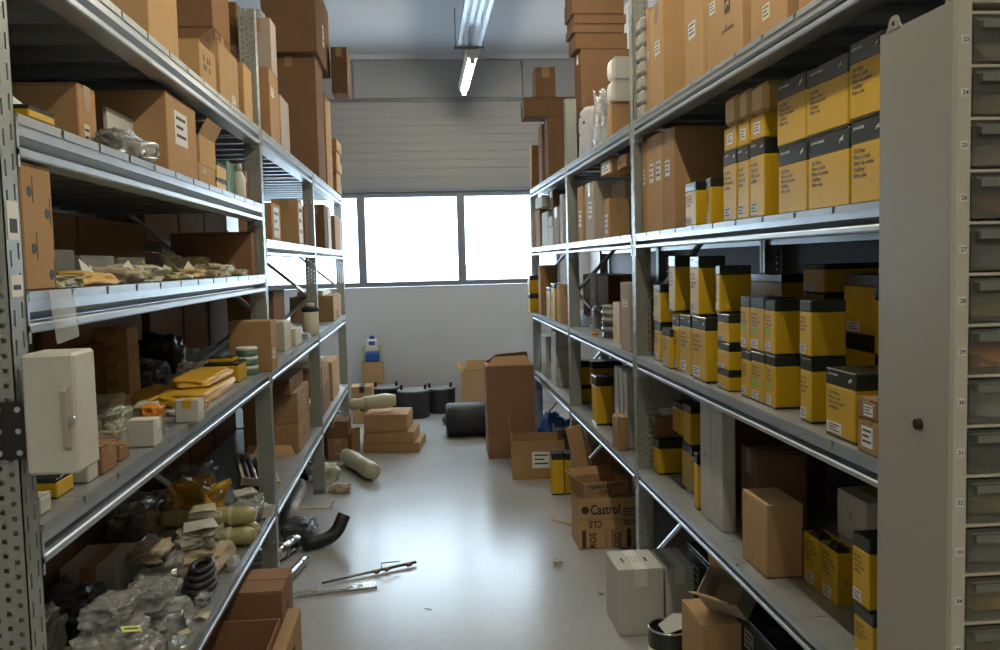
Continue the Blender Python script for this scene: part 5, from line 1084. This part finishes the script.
# black crates under the rack
def crate(y0, y1, x0, x1, z0, h, label):
    o = thing('crate', label, 'crate', ((x0+x1)/2, (y0+y1)/2, z0+.001), -math.pi/2, 'black crates under the yellow-box rack'); w, d = y1-y0, x1-x0
    cham(w, d, h-.02, .006).build('body', 'black_plastic', o); cham(w+.01, d+.01, .02, .004, h-.02).build('lid', 'black_plastic', o)
    n = 5
    for k in range(n): MB().box(-w*.42+k*w*.175, -d*.4, h, -w*.42+k*w*.175+w*.10, d*.4, h+.004).build('lid_rib', 'poly_dark', o)
    sticker(o, -w*.3, -d/2, h*.6, w*.2, h*.35)
crate(3.14, 3.60, XR+.20, XR+.55, 0, .30, 'black lidded crate with a white label by the perforated post')
crate(2.66, 3.10, XR+.24, XR+.55, 0, .20, 'low black lidded crate behind the narrow white carton')
P = carton(CF(2.72, 702, 742, 624.5, 0, .225), 'tan carton with wide tape and a looping mark beside the oil tin', 'kraft_light', tm='kraft_light')
w, d, h = P['w'], P['d'], P['h']; MB().box(w*.02, -d/2-.0008, 0.002, w*.5, -d/2, h-.004).build('tape', 'kraft_light', P['o']); lettering(P['o'], 'D', 'kraft_light', -w*.42, -d/2-.0009, h*.25, None, h*.3)
zp = P['loc'][2]+P['h']
o = thing('cardboard_box', 'tan carton tipped on edge with open flaps on the wide-taped carton', 'box', (1.0, 2.80, zp+.045), -.3, GC); o.rotation_euler = (.75, 0, -.9)
w, d, h = .15, .11, .10; k = .004
MB().box(-w/2, -d/2, 0, w/2, d/2, k).box(-w/2, -d/2, k, w/2, -d/2+k, h).box(-w/2, d/2-k, k, w/2, d/2, h).box(-w/2, -d/2+k, k, -w/2+k, d/2-k, h).box(w/2-k, -d/2+k, k, w/2, d/2-k, h).build('body', 'kraft_grey', o)
for s in (-1, 1): f = MB().box(-w/2, 0, 0, w/2, .004, .05).build('flap', 'kraft_light', o); f.location = (0, s*d/2, h); f.rotation_euler = (-s*.5, 0, 0)
def oil_tin():
    Y = 3.06; x = px_X(669, Y, .25); r = 22.0*Y/FPX; h = py_z(627, x, Y); o = thing('oil_tin', 'open round tin with bent lid beside the white carton'+S, 'tin', (x, Y, .001))
    MB().lathe([(r*.97, 0), (r, .004), (r, h*.62)], 28).build('body', 'label_cream', o, True); q = MB(); b = 0
    n = 28
    for (r0, z0, r1, z1) in ((r, h*.62, r, h), (r*.93, h, r*.93, h*.7)):
        for k in range(n):
            a0, a1 = 2*math.pi*k/n, 2*math.pi*(k+1)/n
            q.quad((r0*math.cos(a0), r0*math.sin(a0), z0), (r0*math.cos(a1), r0*math.sin(a1), z0), (r1*math.cos(a1), r1*math.sin(a1), z1), (r1*math.cos(a0), r1*math.sin(a0), z1))
    q.build('collar', 'band', o); MB().tube([(r*.965*math.cos(2*math.pi*k/n), r*.965*math.sin(2*math.pi*k/n), h) for k in range(n+1)], .004, 6, False).build('rim', 'steel', o, True)
    MB().lathe([(r*.9, h*.66), (r*.9, h*.70)], 24).build('contents', 'wrap_grey', o); MB().poly_slab([(-.02, -.03, h*.9), (.075, -.045, h+.02), (.085, .03, h+.03), (.03, .06, h+.02), (-.03, .04, h*.95)], (0, 0, .003)).build('bent_lid', 'white_card', o)
    MB().box(-.04, -.03, h*.80, .03, .0, h*.815).build('slip', 'white_paper', o)
    MB().box(-r*.2, -r-.0015, h*.1, r*.35, -r*.93, h*.5).build('label', 'kraft', o)
oil_tin()
carton(RM(2.02, 2.28, XR+.05, XR+.3, 0, .40, -math.pi/2), 'upright tan carton with label, under the lowest deck near the cabinet', 'kraft', lab=[(.3, .7, .3, .3)])
carton(RM(1.76, 1.98, XR+.05, XR+.3, 0, .34, -math.pi/2), 'reddish carton under the lowest deck beside the cabinet', 'kraft_red', lab=[(.5, .7, .2, .2, 'ink')])
carton(RM(2.32, 2.56, XR+.12, XR+.45, 0, .26, -math.pi/2), 'dark carton under the lowest deck beside the low crate', 'kraft_dark')
# litter
x, y = ground(558, 565); bag(x, y, .001, .05, .06, .035, 'white_card', 'small crumpled paper scrap in mid floor', seed=2, amp=.5, name='paper_scrap', cat='paper', group=None)
(ax, ay), (bx, by) = ground(551, 520.5), ground(577, 527); o = thing('plastic_strap', 'yellow strap end curling out from the printed carton', 'strap', (ax, ay, .001)); MB().tube([(0, 0, .004), ((bx-ax)*.4, (by-ay)*.3, .006), (bx-ax, by-ay, .005)], .0035, 6).build('strap', 'yellow_tan', o); MB().tube([(.01, .02, .003), ((bx-ax)*.5, (by-ay)*.6, .005), (bx-ax, by-ay, .004)], .0025, 6).build('strap_end', 'yellow_tan', o)
x, y = ground(428, 609.5); o = thing('wood_splinter', 'tiny dark splinter lying on the open floor', 'splinter', (x, y, .001), -.5); MB().tube([(-.018, 0, .002), (.018, 0, .002)], [.001, .002], 5).build('splinter', 'ink', o)
x, y = ground(601, 594); bag(x, y, .001, .03, .03, .015, 'white_card', 'little white crumb beside the big white carton', seed=6, amp=.5, name='paper_scrap', cat='paper', group=None)
